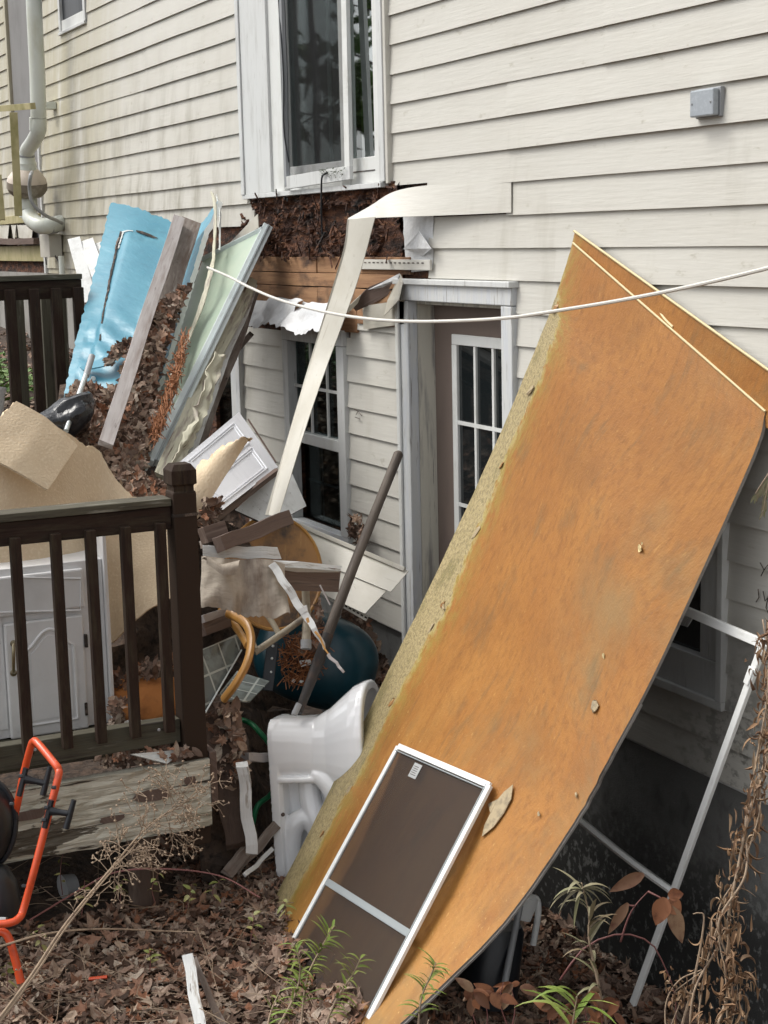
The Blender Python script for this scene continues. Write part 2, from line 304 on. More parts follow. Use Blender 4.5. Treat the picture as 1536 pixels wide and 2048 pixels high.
M['yellowcord'] = mk('pale yellow edge bead', (.62, .50, .26), rough=.5)
def blockmat():
    m = mk('glass block patterned film', (.14, .155, .15), [((.20, .23, .22), 9, (1, 1, 1), .45, .6), ((.07, .075, .07), 14, (1, 1, 1), .55, .7)], rough=.15, coord='UV', bump=[(20, (1, 1, 1), .3)])
    def grid(N, L, tc):
        b = N.new('ShaderNodeTexBrick'); b.offset = 0; b.inputs['Scale'].default_value = 1
        b.inputs['Brick Width'].default_value = .10; b.inputs['Row Height'].default_value = .10; b.inputs['Mortar Size'].default_value = .005
        b.inputs['Mortar Smooth'].default_value = .4
        L.new(tc.outputs['UV'], b.inputs['Vector']); return b.outputs['Fac']
    overlay(m, (.42, .45, .42), grid); return m
M['blocks'] = blockmat()
# ------------------------------------------------------------------ object helpers
WL = {}
def label(o, text=None, cat=None, group=None, kind=None):
    if text: o['label'] = text
    if cat: o['category'] = cat
    if group: o['group'] = group
    if kind: o['kind'] = kind
    return o
def thing(name, text, cat, loc=(0, 0, 0), group=None):
    o = bpy.data.objects.new(name, None); COL.objects.link(o); o.location = V(loc); o.empty_display_size = .1
    WL[o] = np.array(loc, float); return label(o, text, cat, group)
def part(name, verts, faces, m, parent=None, uvs=None, smoothit=False, text=None, cat=None, group=None, kind=None, bevel=0.0, mats=None, mi=None, recalc=True):
    verts = np.asarray(verts, float).reshape(-1, 3)
    if parent is not None: base = WL[parent]
    else: base = np.array([*verts.mean(0)[:2], verts[:, 2].min()])
    if kind == 'structure': base = np.zeros(3) if parent is None else base
    me = bpy.data.meshes.new(name)
    me.from_pydata([tuple(v) for v in (verts-base)], [], [tuple(int(i) for i in f) for f in faces]); me.update()
    if uvs is not None:
        ul = me.uv_layers.new(name='UVMap'); li = np.zeros(len(me.loops), int); me.loops.foreach_get('vertex_index', li)
        ul.data.foreach_set('uv', np.asarray(uvs, float)[li].ravel())
    for q in (mats or [m]): me.materials.append(M[q] if isinstance(q, str) else q)
    if mi is not None: me.polygons.foreach_set('material_index', mi)
    if recalc:
        bm = bmesh.new(); bm.from_mesh(me); bmesh.ops.recalc_face_normals(bm, faces=bm.faces); bm.to_mesh(me); bm.free()
    if smoothit:
        me.polygons.foreach_set('use_smooth', [True]*len(me.polygons))
        if name not in ('foliage', 'stem', 'ground', 'curled_leaves'): me.set_sharp_from_angle(angle=.75)
    o = bpy.data.objects.new(name, me); COL.objects.link(o)
    if parent is not None: o.parent = parent; WL[o] = base
    else: o.location = V(base); WL[o] = base
    if bevel:
        b = o.modifiers.new('edge', 'BEVEL'); b.width = bevel; b.segments = 2; b.limit_method = 'ANGLE'
    return label(o, text, cat, group, kind)
class MB:
    def __init__(s): s.v = []; s.f = []; s.uv = []
    def add(s, v, f, uv=None):
        k = len(s.v); s.v += [tuple(map(float, p)) for p in v]; s.f += [tuple(i+k for i in q) for q in f]
        s.uv += [tuple(map(float, p)) for p in (uv if uv is not None else [(0, 0)]*len(v))]; return s
    def build(s, name, m, parent=None, **k): return part(name, s.v, s.f, m, parent, uvs=s.uv, **k)
BOXF = [(0, 1, 2, 3), (7, 6, 5, 4), (0, 4, 5, 1), (1, 5, 6, 2), (2, 6, 7, 3), (3, 7, 4, 0)]
def box(a, b):
    x0, y0, z0 = a; x1, y1, z1 = b
    v = [(x0, y0, z0), (x1, y0, z0), (x1, y1, z0), (x0, y1, z0), (x0, y0, z1), (x1, y0, z1), (x1, y1, z1), (x0, y1, z1)]
    big = int(np.argmax([abs(x1-x0), abs(y1-y0), abs(z1-z0)])); o = [i for i in range(3) if i != big]
    return v, BOXF, [(p[big], p[o[0]]+p[o[1]]) for p in v]
def beam_m(p0, p1, w, t, face=None, seg=6, wob=0.0, jag=0.0, seed=0.0, taper=1.0):
    """w = width across the view, t = thickness along face"""
    p0 = np.array(p0, float); p1 = np.array(p1, float); d = p1-p0; ln = np.linalg.norm(d); d /= ln
    fz = nrm(CAM-(p0+p1)/2) if face is None else nrm(face)
    s = nrm(np.cross(d, fz)); n = np.cross(s, d); v = []; uv = []; f = []
    for i in range(seg+1):
        q = i/seg; c = p0+d*ln*q+s*wob*nz(q*3+seed, seed)+n*wob*nz(q*3+seed, 9+seed); ww = w*(1+(taper-1)*q)/2
        for k, (a, b) in enumerate(((-1, 1), (1, 1), (1, -1), (-1, -1))):
            e = 0.0
            if jag and i in (0, seg): e = jag*nz(seed*7+k*3.1+i, 4.2)*(-1 if i == 0 else 1)
            v.append(c+s*a*ww*(1+.06*nz(q*9+seed, k) if wob or jag else 1)+n*b*t/2+d*e)
            uv.append((q*ln+seed, (0, w, w+t, 2*w+t)[k]+seed*.37))
    for i in range(seg):
        for k in range(4): a = i*4+k; b = i*4+(k+1) % 4; f.append((a, b, b+4, a+4))
    f.append((3, 2, 1, 0)); m = seg*4; f.append((m, m+1, m+2, m+3))
    return v, f, uv
def beam(name, m, p0, p1, w, t, parent=None, face=None, seg=6, wob=0.0, jag=0.0, seed=0.0, bevel=.0015, taper=1.0, **k):
    v, f, uv = beam_m(p0, p1, w, t, face, seg, wob, jag, seed, taper)
    return part(name, v, f, m, parent, uvs=uv, bevel=bevel, **k)
def spline(pts, n):
    pts = [np.array(p, float) for p in pts]
    if len(pts) == 2: return [pts[0]+(pts[1]-pts[0])*i/(n-1) for i in range(n)]
    P = [2*pts[0]-pts[1]]+pts+[2*pts[-1]-pts[-2]]
    out = []
    for i in range(n):
        t = i/(n-1)*(len(pts)-1); k = min(int(t), len(pts)-2); u = t-k
        a, b, c, d = P[k:k+4]
        out.append(.5*((2*b)+(-a+c)*u+(2*a-5*b+4*c-d)*u*u+(-a+3*b-3*c+d)*u**3))
    return out
def lerpl(pts, n):
    pts = [np.array(p, float) for p in pts]; s = [0]
    for a, b in zip(pts, pts[1:]): s.append(s[-1]+np.linalg.norm(b-a))
    out = []
    for i in range(n):
        t = s[-1]*i/(n-1); k = min(max(0, int(np.searchsorted(s, t, 'right'))-1), len(pts)-2)
        u = (t-s[k])/max(s[k+1]-s[k], 1e-9); out.append(pts[k]+(pts[k+1]-pts[k])*u)
    return out
def tube_m(pts, r, sides=8, flat=1.0, caps=True):
    n = len(pts); pts = [np.array(p, float) for p in pts]
    rr = r if isinstance(r, (list, tuple, np.ndarray)) else [r]*n
    v = []; uv = []; f = []; up = np.array([.13, .21, 1.0]); L = 0
    t0 = nrm(pts[1]-pts[0]); a = nrm(np.cross(t0, up))
    for i in range(n):
        t = nrm(pts[min(i+1, n-1)]-pts[max(i-1, 0)]); a = nrm(a-t*(a@t)); b = np.cross(t, a)
        if i: L += np.linalg.norm(pts[i]-pts[i-1])
        for k in range(sides):
            an = 2*math.pi*k/sides
            v.append(pts[i]+(a*math.cos(an)*flat+b*math.sin(an))*rr[i]); uv.append((L, an*rr[i]))
    for i in range(n-1):
        for k in range(sides):
            p = i*sides+k; q = i*sides+(k+1) % sides; f.append((p, q, q+sides, p+sides))
    if caps: f.append(tuple(range(sides))[::-1]); f.append(tuple((n-1)*sides+k for k in range(sides)))
    return v, f, uv
def tube(name, m, pts, r, parent=None, sides=10, n=None, flat=1.0, **k):
    if n: pts = spline(pts, n)
    if n and isinstance(r, (list, tuple)):
        r = list(np.interp(np.linspace(0, 1, n), np.linspace(0, 1, len(r)), r))
    v, f, uv = tube_m(pts, r, sides, flat); return part(name, v, f, m, parent, uvs=uv, smoothit=True, **k)
def sheet_m(A, B, nu, nv, thick, disp=None, ragA=0.0, ragB=0.0, ragS=0.0, mid=None, seed=0.0, curve=False):
    """a sheet ruled between edge A and edge B (optionally bulging through mid), with real thickness away from the camera"""
    fA = spline(A, nu+1) if curve else lerpl(A, nu+1); fB = spline(B, nu+1) if curve else lerpl(B, nu+1)
    fM = None if mid is None else (spline(mid, nu+1) if curve else lerpl(mid, nu+1))
    G = np.zeros((nu+1, nv+1, 3)); uv = np.zeros((nu+1, nv+1, 2))
    lu = sum(np.linalg.norm(fA[i+1]-fA[i]) for i in range(nu)); lv = np.linalg.norm(fB[nu//2]-fA[nu//2])
    for i in range(nu+1):
        a, b = fA[i], fB[i]; dd = nrm(b-a)
        if ragA: a = a+dd*ragA*(nz(i*.9+seed, 1.3)+.5*nz(i*2.3+seed, 7))
        if ragB: b = b+dd*ragB*(nz(i*.9+seed, 5.3)+.5*nz(i*2.3+seed, 3))
        for j in range(nv+1):
            t = j/nv
            G[i, j] = a*(1-t)+b*t if fM is None else a*(1-t)*(1-2*t)+fM[i]*4*t*(1-t)+b*t*(2*t-1)
            uv[i, j] = (i/nu*lu+seed, t*lv)
    if ragS:
        for j in range(nv+1):
            for i, q in ((0, 1), (nu, nu-1)): G[i, j] += nrm(G[i, j]-G[q, j])*ragS*nz(j*.9+seed, i+2.2)
    du = np.gradient(G, axis=0); dv = np.gradient(G, axis=1); Nn = np.cross(du, dv)
    Nn /= np.maximum(np.linalg.norm(Nn, axis=2, keepdims=True), 1e-9)
    if (Nn[nu//2, nv//2]@(CAM-G[nu//2, nv//2])) < 0: Nn = -Nn
    if disp:
        for i in range(nu+1):
            for j in range(nv+1): G[i, j] += Nn[i, j]*disp(i/nu, j/nv)
        du = np.gradient(G, axis=0); dv = np.gradient(G, axis=1); N2 = np.cross(du, dv)
        N2 /= np.maximum(np.linalg.norm(N2, axis=2, keepdims=True), 1e-9)
        if (N2[nu//2, nv//2]@Nn[nu//2, nv//2]) < 0: N2 = -N2
        Nn = N2
    H = G-Nn*thick
    W_ = nv+1; cnt = (nu+1)*W_; v = np.concatenate([G.reshape(-1, 3), H.reshape(-1, 3)]); u2 = np.concatenate([uv.reshape(-1, 2)]*2)
    f = []; mi = []
    for i in range(nu):
        for j in range(nv):
            a = i*W_+j; q = (a, a+W_, a+W_+1, a+1); f.append(q); mi.append(0); f.append(tuple(x+cnt for x in q[::-1])); mi.append(1)
    rim = [(i, 0) for i in range(nu)]+[(nu, j) for j in range(nv)]+[(i, nv) for i in range(nu, 0, -1)]+[(0, j) for j in range(nv, 0, -1)]
    idx = [i*W_+j for i, j in rim]
    for a, b in zip(idx, idx[1:]+idx[:1]): f.append((a, b, b+cnt, a+cnt)); mi.append(1)
    return v, f, u2, mi
def sheet(name, m, A, B, nu=12, nv=8, thick=.004, parent=None, edge=None, smoothit=True, **k):
    kk = {x: k.pop(x) for x in ('disp', 'ragA', 'ragB', 'ragS', 'mid', 'seed', 'curve') if x in k}
    v, f, uv, mi = sheet_m(A, B, nu, nv, thick, **kk)
    o = part(name, v, f, m, parent, uvs=uv, mats=[m, edge or m], mi=mi, **k)
    if smoothit:
        me = o.data; me.polygons.foreach_set('use_smooth', [True]*len(me.polygons)); me.set_sharp_from_angle(angle=.8)
    return o
def P3(l): return [PD(*q) for q in l]
def slab(name, m, pts, thick, parent=None, back=None, edge=None, **k):
    """flat polygon with thickness; pts are 3D, roughly coplanar"""
    pts = [np.array(p, float) for p in pts]; c = sum(pts)/len(pts)
    n = nrm(sum(np.cross(pts[i]-c, pts[(i+1) % len(pts)]-c) for i in range(len(pts))))
    if n@(CAM-c) < 0: n = -n
    if back is not None: n = -nrm(back)
    u = nrm(pts[1]-pts[0]); w_ = np.cross(n, u); K = len(pts)
    v = pts+[p-n*thick for p in pts]; uv = [((p-pts[0])@u, (p-pts[0])@w_) for p in v]
    f = [tuple(range(K)), tuple(range(2*K-1, K-1, -1))]+[(i, (i+1) % K, (i+1) % K+K, i+K) for i in range(K)]
    return part(name, v, f, m, parent, uvs=uv, mats=[m, edge or m], mi=[0, 1]+[1]*K, **k)
def lathe_m(axis0, axis1, prof, sides=24):
    """prof: (t along the axis in metres, radius)"""
    a0 = np.array(axis0, float); d = nrm(np.array(axis1, float)-a0); u = nrm(np.cross(d, (.3, .2, 1) if abs(d[2]) < .9 else (1, 0, 0))); w_ = np.cross(d, u)
    v = []; f = []; n = len(prof)
    for t, r in prof:
        for k in range(sides):
            an = 2*math.pi*k/sides; v.append(a0+d*t+(u*math.cos(an)+w_*math.sin(an))*r)
    for i in range(n-1):
        for k in range(sides):
            p = i*sides+k; q = i*sides+(k+1) % sides; f.append((p, q, q+sides, p+sides))
    f.append(tuple(range(sides))[::-1]); f.append(tuple((n-1)*sides+k for k in range(sides)))
    return v, f, [(0, 0)]*len(v)
def lathe(name, m, a0, a1, prof, parent=None, sides=24, **k):
    v, f, uv = lathe_m(a0, a1, prof, sides); return part(name, v, f, m, parent, uvs=uv, smoothit=True, **k)
# ---- leaves
def leaf_template(kind):
    if kind == 'maple':
        ang = [-90, -62, -35, -18, 5, 22, 45, 68, 90, 112, 135, 158, 175, 198, 215, 242]
        rad = [.30, .62, .45, .82, .50, .98, .58, .66, 1.1, .66, .58, .98, .50, .82, .45, .62]
        v = [(0, 0)]+[(r*math.cos(math.radians(a)), r*math.sin(math.radians(a))) for a, r in zip(ang, rad)]
        f = [(0, i, i % 16+1) for i in range(1, 17)]
    elif kind == 'oak':
        xs = [-1, -.6, -.25, .1, .45, .8, 1.0]; ws = [.04, .34, .22, .46, .26, .30, .03]
        v = []; f = []
        for x, w_ in zip(xs, ws): v += [(-w_, x), (0, x), (w_, x)]
        for i in range(6):
            a = i*3; f += [(a, a+1, a+4, a+3), (a+1, a+2, a+5, a+4)]
    else:
        xs = [-1, -.5, 0, .5, 1.0]; ws = [.03, .38, .46, .32, .02]
        v = []; f = []
        for x, w_ in zip(xs, ws): v += [(-w_, x), (0, x), (w_, x)]
        for i in range(4):
            a = i*3; f += [(a, a+1, a+4, a+3), (a+1, a+2, a+5, a+4)]
    return np.array(v, float), f
LT = [leaf_template('maple'), leaf_template('oak'), leaf_template('oval')]
def leaves_m(points, normals, size=(.03, .05), tilt=.6, lift=.012, kinds=(0, 1, 2)):
    V_ = []; F_ = []; off = 0
    for p, n in zip(points, normals):
        t, f = LT[random.choice(kinds)]; s = random.uniform(*size)
        x = t[:, 0]*s*random.uniform(.75, 1.1); y = t[:, 1]*s; r = np.hypot(x, y)
        z = random.uniform(-1, 1.4)*13*x*x+random.uniform(-.8, 1.2)*10*y*y+random.uniform(-.25, .25)*x*y*30+RNG.normal(0, s*.07, len(x))
        n = nrm(np.array(n)+RNG.normal(0, tilt, 3)*.6); u = nrm(np.cross(n, RNG.normal(0, 1, 3))); w_ = np.cross(n, u)
        q = np.array(p)+n*random.uniform(0, lift); V_.append(q+x[:, None]*u+y[:, None]*w_+z[:, None]*n)
        F_ += [tuple(i+off for i in g) for g in f]; off += len(x)
    return np.concatenate(V_), F_
def leafpile(name, points, normals, m='leaf', parent=None, text=None, cat=None, **k):
    v, f = leaves_m(points, normals, **k)
    return part(name, v, f, m, parent, kind='stuff', text=text, cat=cat, recalc=False)
def scatter_px(poly, dfun, n, spread=.06):
    """points over the part of the heap that a photo polygon covers, at the heap's own depth"""
    xs = [p[0] for p in poly]; ys = [p[1] for p in poly]; out = []
    while len(out) < n:
        x = random.uniform(min(xs), max(xs)); y = random.uniform(min(ys), max(ys)); c = False
        for (x0, y0), (x1, y1) in zip(poly, poly[1:]+poly[:1]):
            if (y0 > y) != (y1 > y) and x < (x1-x0)*(y-y0)/(y1-y0)+x0: c = not c
        if c: out.append(PD(x, y, dfun(x, y)+random.uniform(-spread, spread)))
    return out
# ================================================================== GROUND
def ground_z(x, y):
    h = .03*nz(x*1.3, y*1.3)+.015*nz(x*4, y*4, 3)
    h += 1.55*smooth(-7.4, -9.8, x)+.05*max(0, -x-10)
    if y > -1.4: h -= .26*smooth(-1.2, -.3, y)*smooth(-6.2, -5.2, x)
    h -= .05*smooth(-2, -6, y)
    return h
xs = [-60, -40, -28, -22, -18, -15]+list(np.arange(-13, -2, .11))+[-1.5, 0, 3, 8, 20, 60]
ys = [-60, -35, -20, -12, -8, -6, -5]+list(np.arange(-4, .3, .11))+[1, 5, 20, 60]
gv = [(x, y, ground_z(x, y)) for x in xs for y in ys]; W2 = len(ys)
gf = [(i*W2+j, (i+1)*W2+j, (i+1)*W2+j+1, i*W2+j+1) for i in range(len(xs)-1) for j in range(W2-1)]
part('ground', gv, gf, 'soil', kind='structure', smoothit=True)
# ================================================================== HOUSE
house = thing('house', 'cream vinyl sided house wall with rotted opening under the sliding door', 'house')
EXPO = .1265
zA = WP(785, 268)[2]
def courses():
    k0 = math.floor((.60-zA)/EXPO); z = zA+k0*EXPO; k = k0
    while z < 4.9: yield k, z; z += EXPO; k += 1
XL = WP(84, 300)[0]
X_ = lambda px, py: WP(px, py)[0]
Z_ = lambda px, py: WP(px, py)[2]
opens = [  # x0, x1, z0, z1: holes in the siding
    (X_(494, 200), X_(783, 300), Z_(500, 397)+.0, 9),              # sliding door
    (X_(120, 20), X_(176, 20), Z_(120, 74), 9),                    # small window up left
    (X_(703, 650), X_(862, 480), 2.17, Z_(500, 397)+.0),
    (X_(512, 430), X_(703, 650), 2.02, Z_(500, 397)+.0),                   # rotted opening
    (X_(578, 800), X_(700, 800), 1.00, 2.10),                      # lower window
    (X_(810, 700), X_(1038, 600), -9, Z_(810, 562)),               # door
    (-5.05, X_(1460, 1200), Z_(1458, 1422), 1.60),                 # window right of the board
    (-9.1, X_(492, 800), 1.15, 2.05),                              # dark basement window
    (-30, X_(492, 800), -9, 2.28),                                 # nothing sided below the rim on the left
    (-9.7, X_(512, 430)+.01, 2.02, Z_(480, 452)),
    (X_(783, 300), X_(1019, 400), Z_(1022, 426)-.006, Z_(1022, 361)-.004),
]
zlow = zA+round((.62-zA)/EXPO)*EXPO
def cut(z0, z1, xa, xb):
    """pieces (x0,x1,z0,z1) of a course that the holes leave"""
    pcs = [(xa, xb, z0, z1)]
    for ox0, ox1, oz0, oz1 in opens:
        nxt = []
        for a, b, c, d in pcs:
            if ox1 <= a or ox0 >= b or oz1 <= c+.004 or oz0 >= d-.004: nxt.append((a, b, c, d)); continue
            if a < ox0-.01: nxt.append((a, ox0, c, d))
            if b > ox1+.01: nxt.append((ox1, b, c, d))
            m0, m1 = max(a, ox0), min(b, ox1)
            if oz0 > c+.015: nxt.append((m0, m1, c, oz0))
            if oz1 < d-.015: nxt.append((m0, m1, oz1, d))
        pcs = nxt
    return pcs
def siding_piece(x0, x1, z0, z1, zc, lift, parent, name='siding_board'):
    n = max(2, int((x1-x0)/.22)); v = []; f = []; uv = []
    def yface(z): t = (z-zc)/EXPO; return -.0155+.0120*t
    rows = [(z0+.004 if z0 > zc+.01 else z0, 0), (z0, 1), (z0+.25*(z1-z0), 1), (z1, 1)]
    for i in range(n+1):
        x = x0+(x1-x0)*i/n; wv = .0022*nz(x*1.7, zc*5)+.0012*nz(x*5, zc*9)
        zz = .0035*nz(x*1.1, zc*3+9)
        lip = [(x, -.002, z0+zz+.002), (x, yface(z0)-lift+wv, z0+zz), (x, yface(z0+.3*(z1-z0))-lift+wv*.6, z0+.3*(z1-z0)+zz), (x, yface(z1)-lift*.6, z1+.006)]
        v += lip; uv += [(x, p[2]) for p in lip]
    for i in range(n):
        for j in range(3): a = i*4+j; f.append((a, a+4, a+5, a+1))
    # return at the right-hand end of a board (the visible lap)
    k = len(v); e = n*4; v += [(x1, 0, z0), (x1, 0, z1)]; uv += [(x1, z0), (x1, z1)]; f.append((k, k+1, e+3, e+2)); f.append((k, e+2, e+1))
    k = len(v); v += [(x0, 0, z0), (x0, 0, z1)]; uv += [(x0, z0), (x0, z1)]; f.append((k+1, k, 1, 2)); f.append((k+1, 2, 3))
    return part(name, v, f, 'siding', parent, uvs=uv, recalc=False)
seam_px = {}
def seam(k):
    r = random.Random(k*13+5); s = []
    z = zA+k*EXPO
    return s
seams = {}
for k, z in courses():
    s = []
    zz = z+.06
    r = random.Random(k*7+3)
    if z > 2.6:
        for base, per in ((X_(303, 300), 3), ):
            if (k//2) % 2 == 0: s.append(base+r.uniform(-.02, .02))
            else: s.append(X_(142, 140)+r.uniform(-.02, .02))
        s.append({0: X_(1020, 330), 1: X_(1215, 180), 2: X_(1387, 80), 3: X_(872, 60)}[((k+1)//2) % 4])
    else: s += [X_(872, 60)+1.9*((k % 3)-.5)]
    seams[k] = s
for k, z in courses():
    if z < zlow-.01: continue
    for a, b, c, d in cut(z, z+EXPO, XL, -2.2):
        if b-a < .02 or d-c < .012: continue
        if d <= 2.60 and c >= 2.44 and b < X_(1015, 400) and False: continue
        cutx = sorted([s for s in seams[k] if a+.15 < s < b-.15]); e = [a]+cutx+[b]
        for i in range(len(e)-1): siding_piece(e[i], e[i+1]+(.012 if i < len(e)-2 else 0), c, d, z, .005*(i % 2), house)
# far bay beyond the pipe
XF0, XF1 = X_(-140, 100), X_(17, 100)
for k, z in courses():
    if z > 2.55: siding_piece(XF0, XF1, z, z+EXPO, z, 0, house)
part('corner_panel', *box((X_(22, 100), -.004, 2.5), (XL-.03, .02, 5))[:2], 'greypanel', house)
part('corner_trim', *box((XL-.045, -.028, 2.28), (XL, .02, 5))[:2], 'trim', house, bevel=.003)
part('corner_trim', *box((XF1, -.026, 2.5), (XF1+.06, .02, 5))[:2], 'siding', house, bevel=.003)
# wall core behind everything, with holes where glass is
def wallcore():
    mb = MB(); y0, y1 = .006, .10
    hol = [(X_(488, 200)+.02, X_(783, 300)-.02, Z_(500, 397)+.02, 4.85), (X_(578, 800)+.02, X_(700, 800)-.02, 1.02, 2.06), (X_(810, 700)+.03, X_(1038, 600)-.03, .0, 2.26),
           (-5.0, X_(1460, 1200)-.05, .86, 1.56), (-9.05, X_(492, 800)-.04, 1.2, 2.0), (X_(122, 20), X_(170, 20), Z_(120, 60), 4.85)]
    xc = sorted({-16, -2.0, *[h[0] for h in hol], *[h[1] for h in hol]}); zc = sorted({zlow+.012, 5.0, *[h[2] for h in hol if h[2] > .65], *[h[3] for h in hol]})
    for a, b in zip(xc, xc[1:]):
        for c, d in zip(zc, zc[1:]):
            mx, mz = (a+b)/2, (c+d)/2
            if any(h[0] < mx < h[1] and h[2] < mz < h[3] for h in hol): continue
            mb.add(*box((a, y0, c), (b, y1, d)))
    return mb.build('wall', 'rot', house)
wallcore()
part('foundation', *box((-16, .004, -.8), (X_(810, 700)-.0, .12, zlow+.01))[:2], 'concrete', house)
part('foundation', *box((X_(1038, 600), .004, -.8), (-1.9, .12, zlow+.01))[:2], 'concrete', house)
part('foundation', *box((X_(810, 700), .02, -.8), (X_(1038, 600), .13, .0))[:2], 'concrete', house)
part('starter_strip', *box((XL+6, -.006, zlow-.012), (X_(810, 700), .004, zlow+.02))[:2], 'trim', house)
part('starter_strip', *box((X_(1038, 600), -.006, zlow-.012), (-2.2, .004, zlow+.02))[:2], 'trim', house)
# left rim below the siding: bare grey foundation and dark ply
part('foundation_panel', *box((-16, .0, 1.2), (X_(320, 560), .02, 2.28))[:2], mk('grey white foundation panel', (.30, .29, .27), [((.16, .15, .13), 5, (1, 1, .5), .45, .7)], rough=.8), house)
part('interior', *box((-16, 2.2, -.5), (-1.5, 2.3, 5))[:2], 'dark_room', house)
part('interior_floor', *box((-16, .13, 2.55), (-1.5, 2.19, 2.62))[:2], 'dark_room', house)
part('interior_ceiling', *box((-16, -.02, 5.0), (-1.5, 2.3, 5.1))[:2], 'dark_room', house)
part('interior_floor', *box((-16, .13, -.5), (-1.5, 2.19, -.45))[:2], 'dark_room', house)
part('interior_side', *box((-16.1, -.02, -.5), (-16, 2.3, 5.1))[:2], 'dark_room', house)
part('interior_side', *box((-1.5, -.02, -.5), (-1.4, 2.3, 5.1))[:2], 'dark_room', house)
# rot: lumps of decayed board in the opening
rx0, rx1, rz0, rz1 = -8.45, X_(806, 480), 2.02, Z_(500, 397)
zmid = Z_(650, 512)
def rotten_patch():
    nu, nv = 120, 30; G = []; uv = []
    for i in range(nu+1):
        for j in range(nv+1):
            x = rx0+(rx1-rx0)*i/nu; z = zmid+(rz1+.02-zmid)*j/nv
            y = -.004-.022*(.5+nz(x*9, z*16))-.018*nz(x*26, z*40, 3)-.012*nz(x*60, z*80, 8)
            if nz(x*4, z*9, 5) > .15: y += .04
            G.append((x, y, z)); uv.append((x, z))
    f = [(i*(nv+1)+j, (i+1)*(nv+1)+j, (i+1)*(nv+1)+j+1, i*(nv+1)+j+1) for i in range(nu) for j in range(nv)]
    return part('rotten_board', G, f, 'rot', house, uvs=uv, text='dark rotted rim board crumbling under the sliding door', recalc=False)
rotten_patch()
mbs = MB(); rr_ = random.Random(11)
for _ in range(150):
    x = rr_.uniform(rx0+.22, rx1-.1); z = rr_.uniform(zmid-.02, rz1); L_ = rr_.uniform(.02, .11); an = rr_.gauss(0, .5)
    v, f, uv = beam_m((x, -.03, z), (x+L_*math.cos(an), -.03-rr_.uniform(0, .05), z+L_*math.sin(an)), rr_.uniform(.004, .016), .006, face=(0, -1, 0), seg=2, jag=.01, seed=x*3); mbs.add(v, f, uv)
mbs.build('rotten_splinters', 'rot', house, kind='stuff')
zs_ = [Z_(650, 610), Z_(650, 573), Z_(650, 545), Z_(650, 512)-.004]
for (a, b), (xa, xb) in [((zs_[0]-.12, zs_[0]-.004), (rx0, X_(720, 640))), ((zs_[0], zs_[1]-.004), (rx0, X_(640, 560))), ((zs_[0], zs_[1]-.004), (X_(641, 560)+.006, rx1)),
                         ((zs_[1], zs_[2]-.004), (rx0, rx1)), ((zs_[2], zs_[3]), (rx0, X_(640, 540))), ((zs_[2], zs_[3]), (X_(641, 540)+.005, rx1+.1)), ((2.1, zs_[0]-.004), (X_(722, 640), rx1))]:
    v, f, uv = beam_m((xa, -.008-random.uniform(0, .008), (a+b)/2), (xb, -.008-random.uniform(0, .008), (a+b)/2), b-a, .02, face=(0, -1, 0), seg=10, wob=.004, seed=a*9)
    part('lumber_course', v, f, 'lumber', house, bevel=.002)
# light strip with nail slots right of the hanging strip
a0, a1 = WP(722, 530, .02), WP(866, 530, .02)
beam('nail_flange', 'siding', (a0[0], -.03, a1[2]+.0), (a1[0], -.03, a1[2]), .045, .012, house, face=(0, -1, 0), bevel=.002)
for i in range(15): part('nail_slot', *box((a0[0]+.03+i*(a1[0]-a0[0]-.06)/15, -.038, a1[2]+.006), (a0[0]+.05+i*(a1[0]-a0[0]-.06)/15, -.0365, a1[2]+.011))[:2], 'crack', house)
# white wrap square with its torn flap
wr = [WP(806, 432, .012), WP(866, 432, .012), WP(866, 540, .012), WP(812, 545, .012)]
sheet('house_wrap', 'wrap', [wr[0], wr[1]], [wr[3], wr[2]], 8, 10, .002, house, disp=lambda u, v: .006*nz(u*4, v*5))
slab('wrap_flap', 'wrap', [WP(838, 463, .05), WP(862, 497, .06), WP(845, 512, .02), WP(806, 498, .03)], .002, house)
# ---- sliding door upstairs
sd_x0, sd_x1, sd_z = X_(494, 200), X_(783, 300), Z_(500, 397)
sdo = part('sliding_door', *box((sd_x0, -.05, sd_z-.005), (sd_x1-.02, .02, sd_z+.018))[:2], 'trim', house, bevel=.002, text='tall white sliding patio door over a rotted sill')
def vx(px, py, off=0.0): return WP(px, py, off)[0]
part('casing', *box((sd_x0, -.045, sd_z+.018), (vx(543, 250, .03), .02, 5))[:2], 'trim', sdo, bevel=.004)
part('casing_edge', *box((sd_x0-.0, -.055, sd_z+.018), (sd_x0+.045, -.046, 5))[:2], 'trim', sdo, bevel=.003)
part('frame_stile', *box((vx(546, 250, .02), -.03, sd_z+.02), (vx(568, 250, .02), .05, 5))[:2], 'trim_clean', sdo, bevel=.004)
part('frame_stile', *box((vx(759, 250, .0), -.028, sd_z+.02), (vx(771, 250, .0), .05, 5))[:2], 'trim_clean', sdo, bevel=.003)
part('casing', *box((vx(771, 250, .0)+.004, -.04, sd_z+.02), (sd_x1-.0, .02, 5))[:2], 'trim', sdo, bevel=.004)
part('corner_bead', *box((sd_x1+.001, -.034, sd_z+.01), (sd_x1+.026, .004, 5))[:2], 'siding', sdo, bevel=.003)
zt = Z_(600, 340)
part('bottom_rail', *box((vx(568, 340), .0, sd_z+.02), (vx(705, 340), .045, sd_z+.14))[:2], 'trim', sdo, bevel=.003)
part('bottom_rail', *box((vx(706, 330), -.012, sd_z+.02), (vx(759, 330), .045, Z_(730, 315)))[:2], 'trim_clean', sdo, bevel=.003)
part('rail_groove', *box((vx(707, 330), -.0145, sd_z+.075), (vx(758, 330), -.0125, sd_z+.080))[:2], 'crack', sdo)
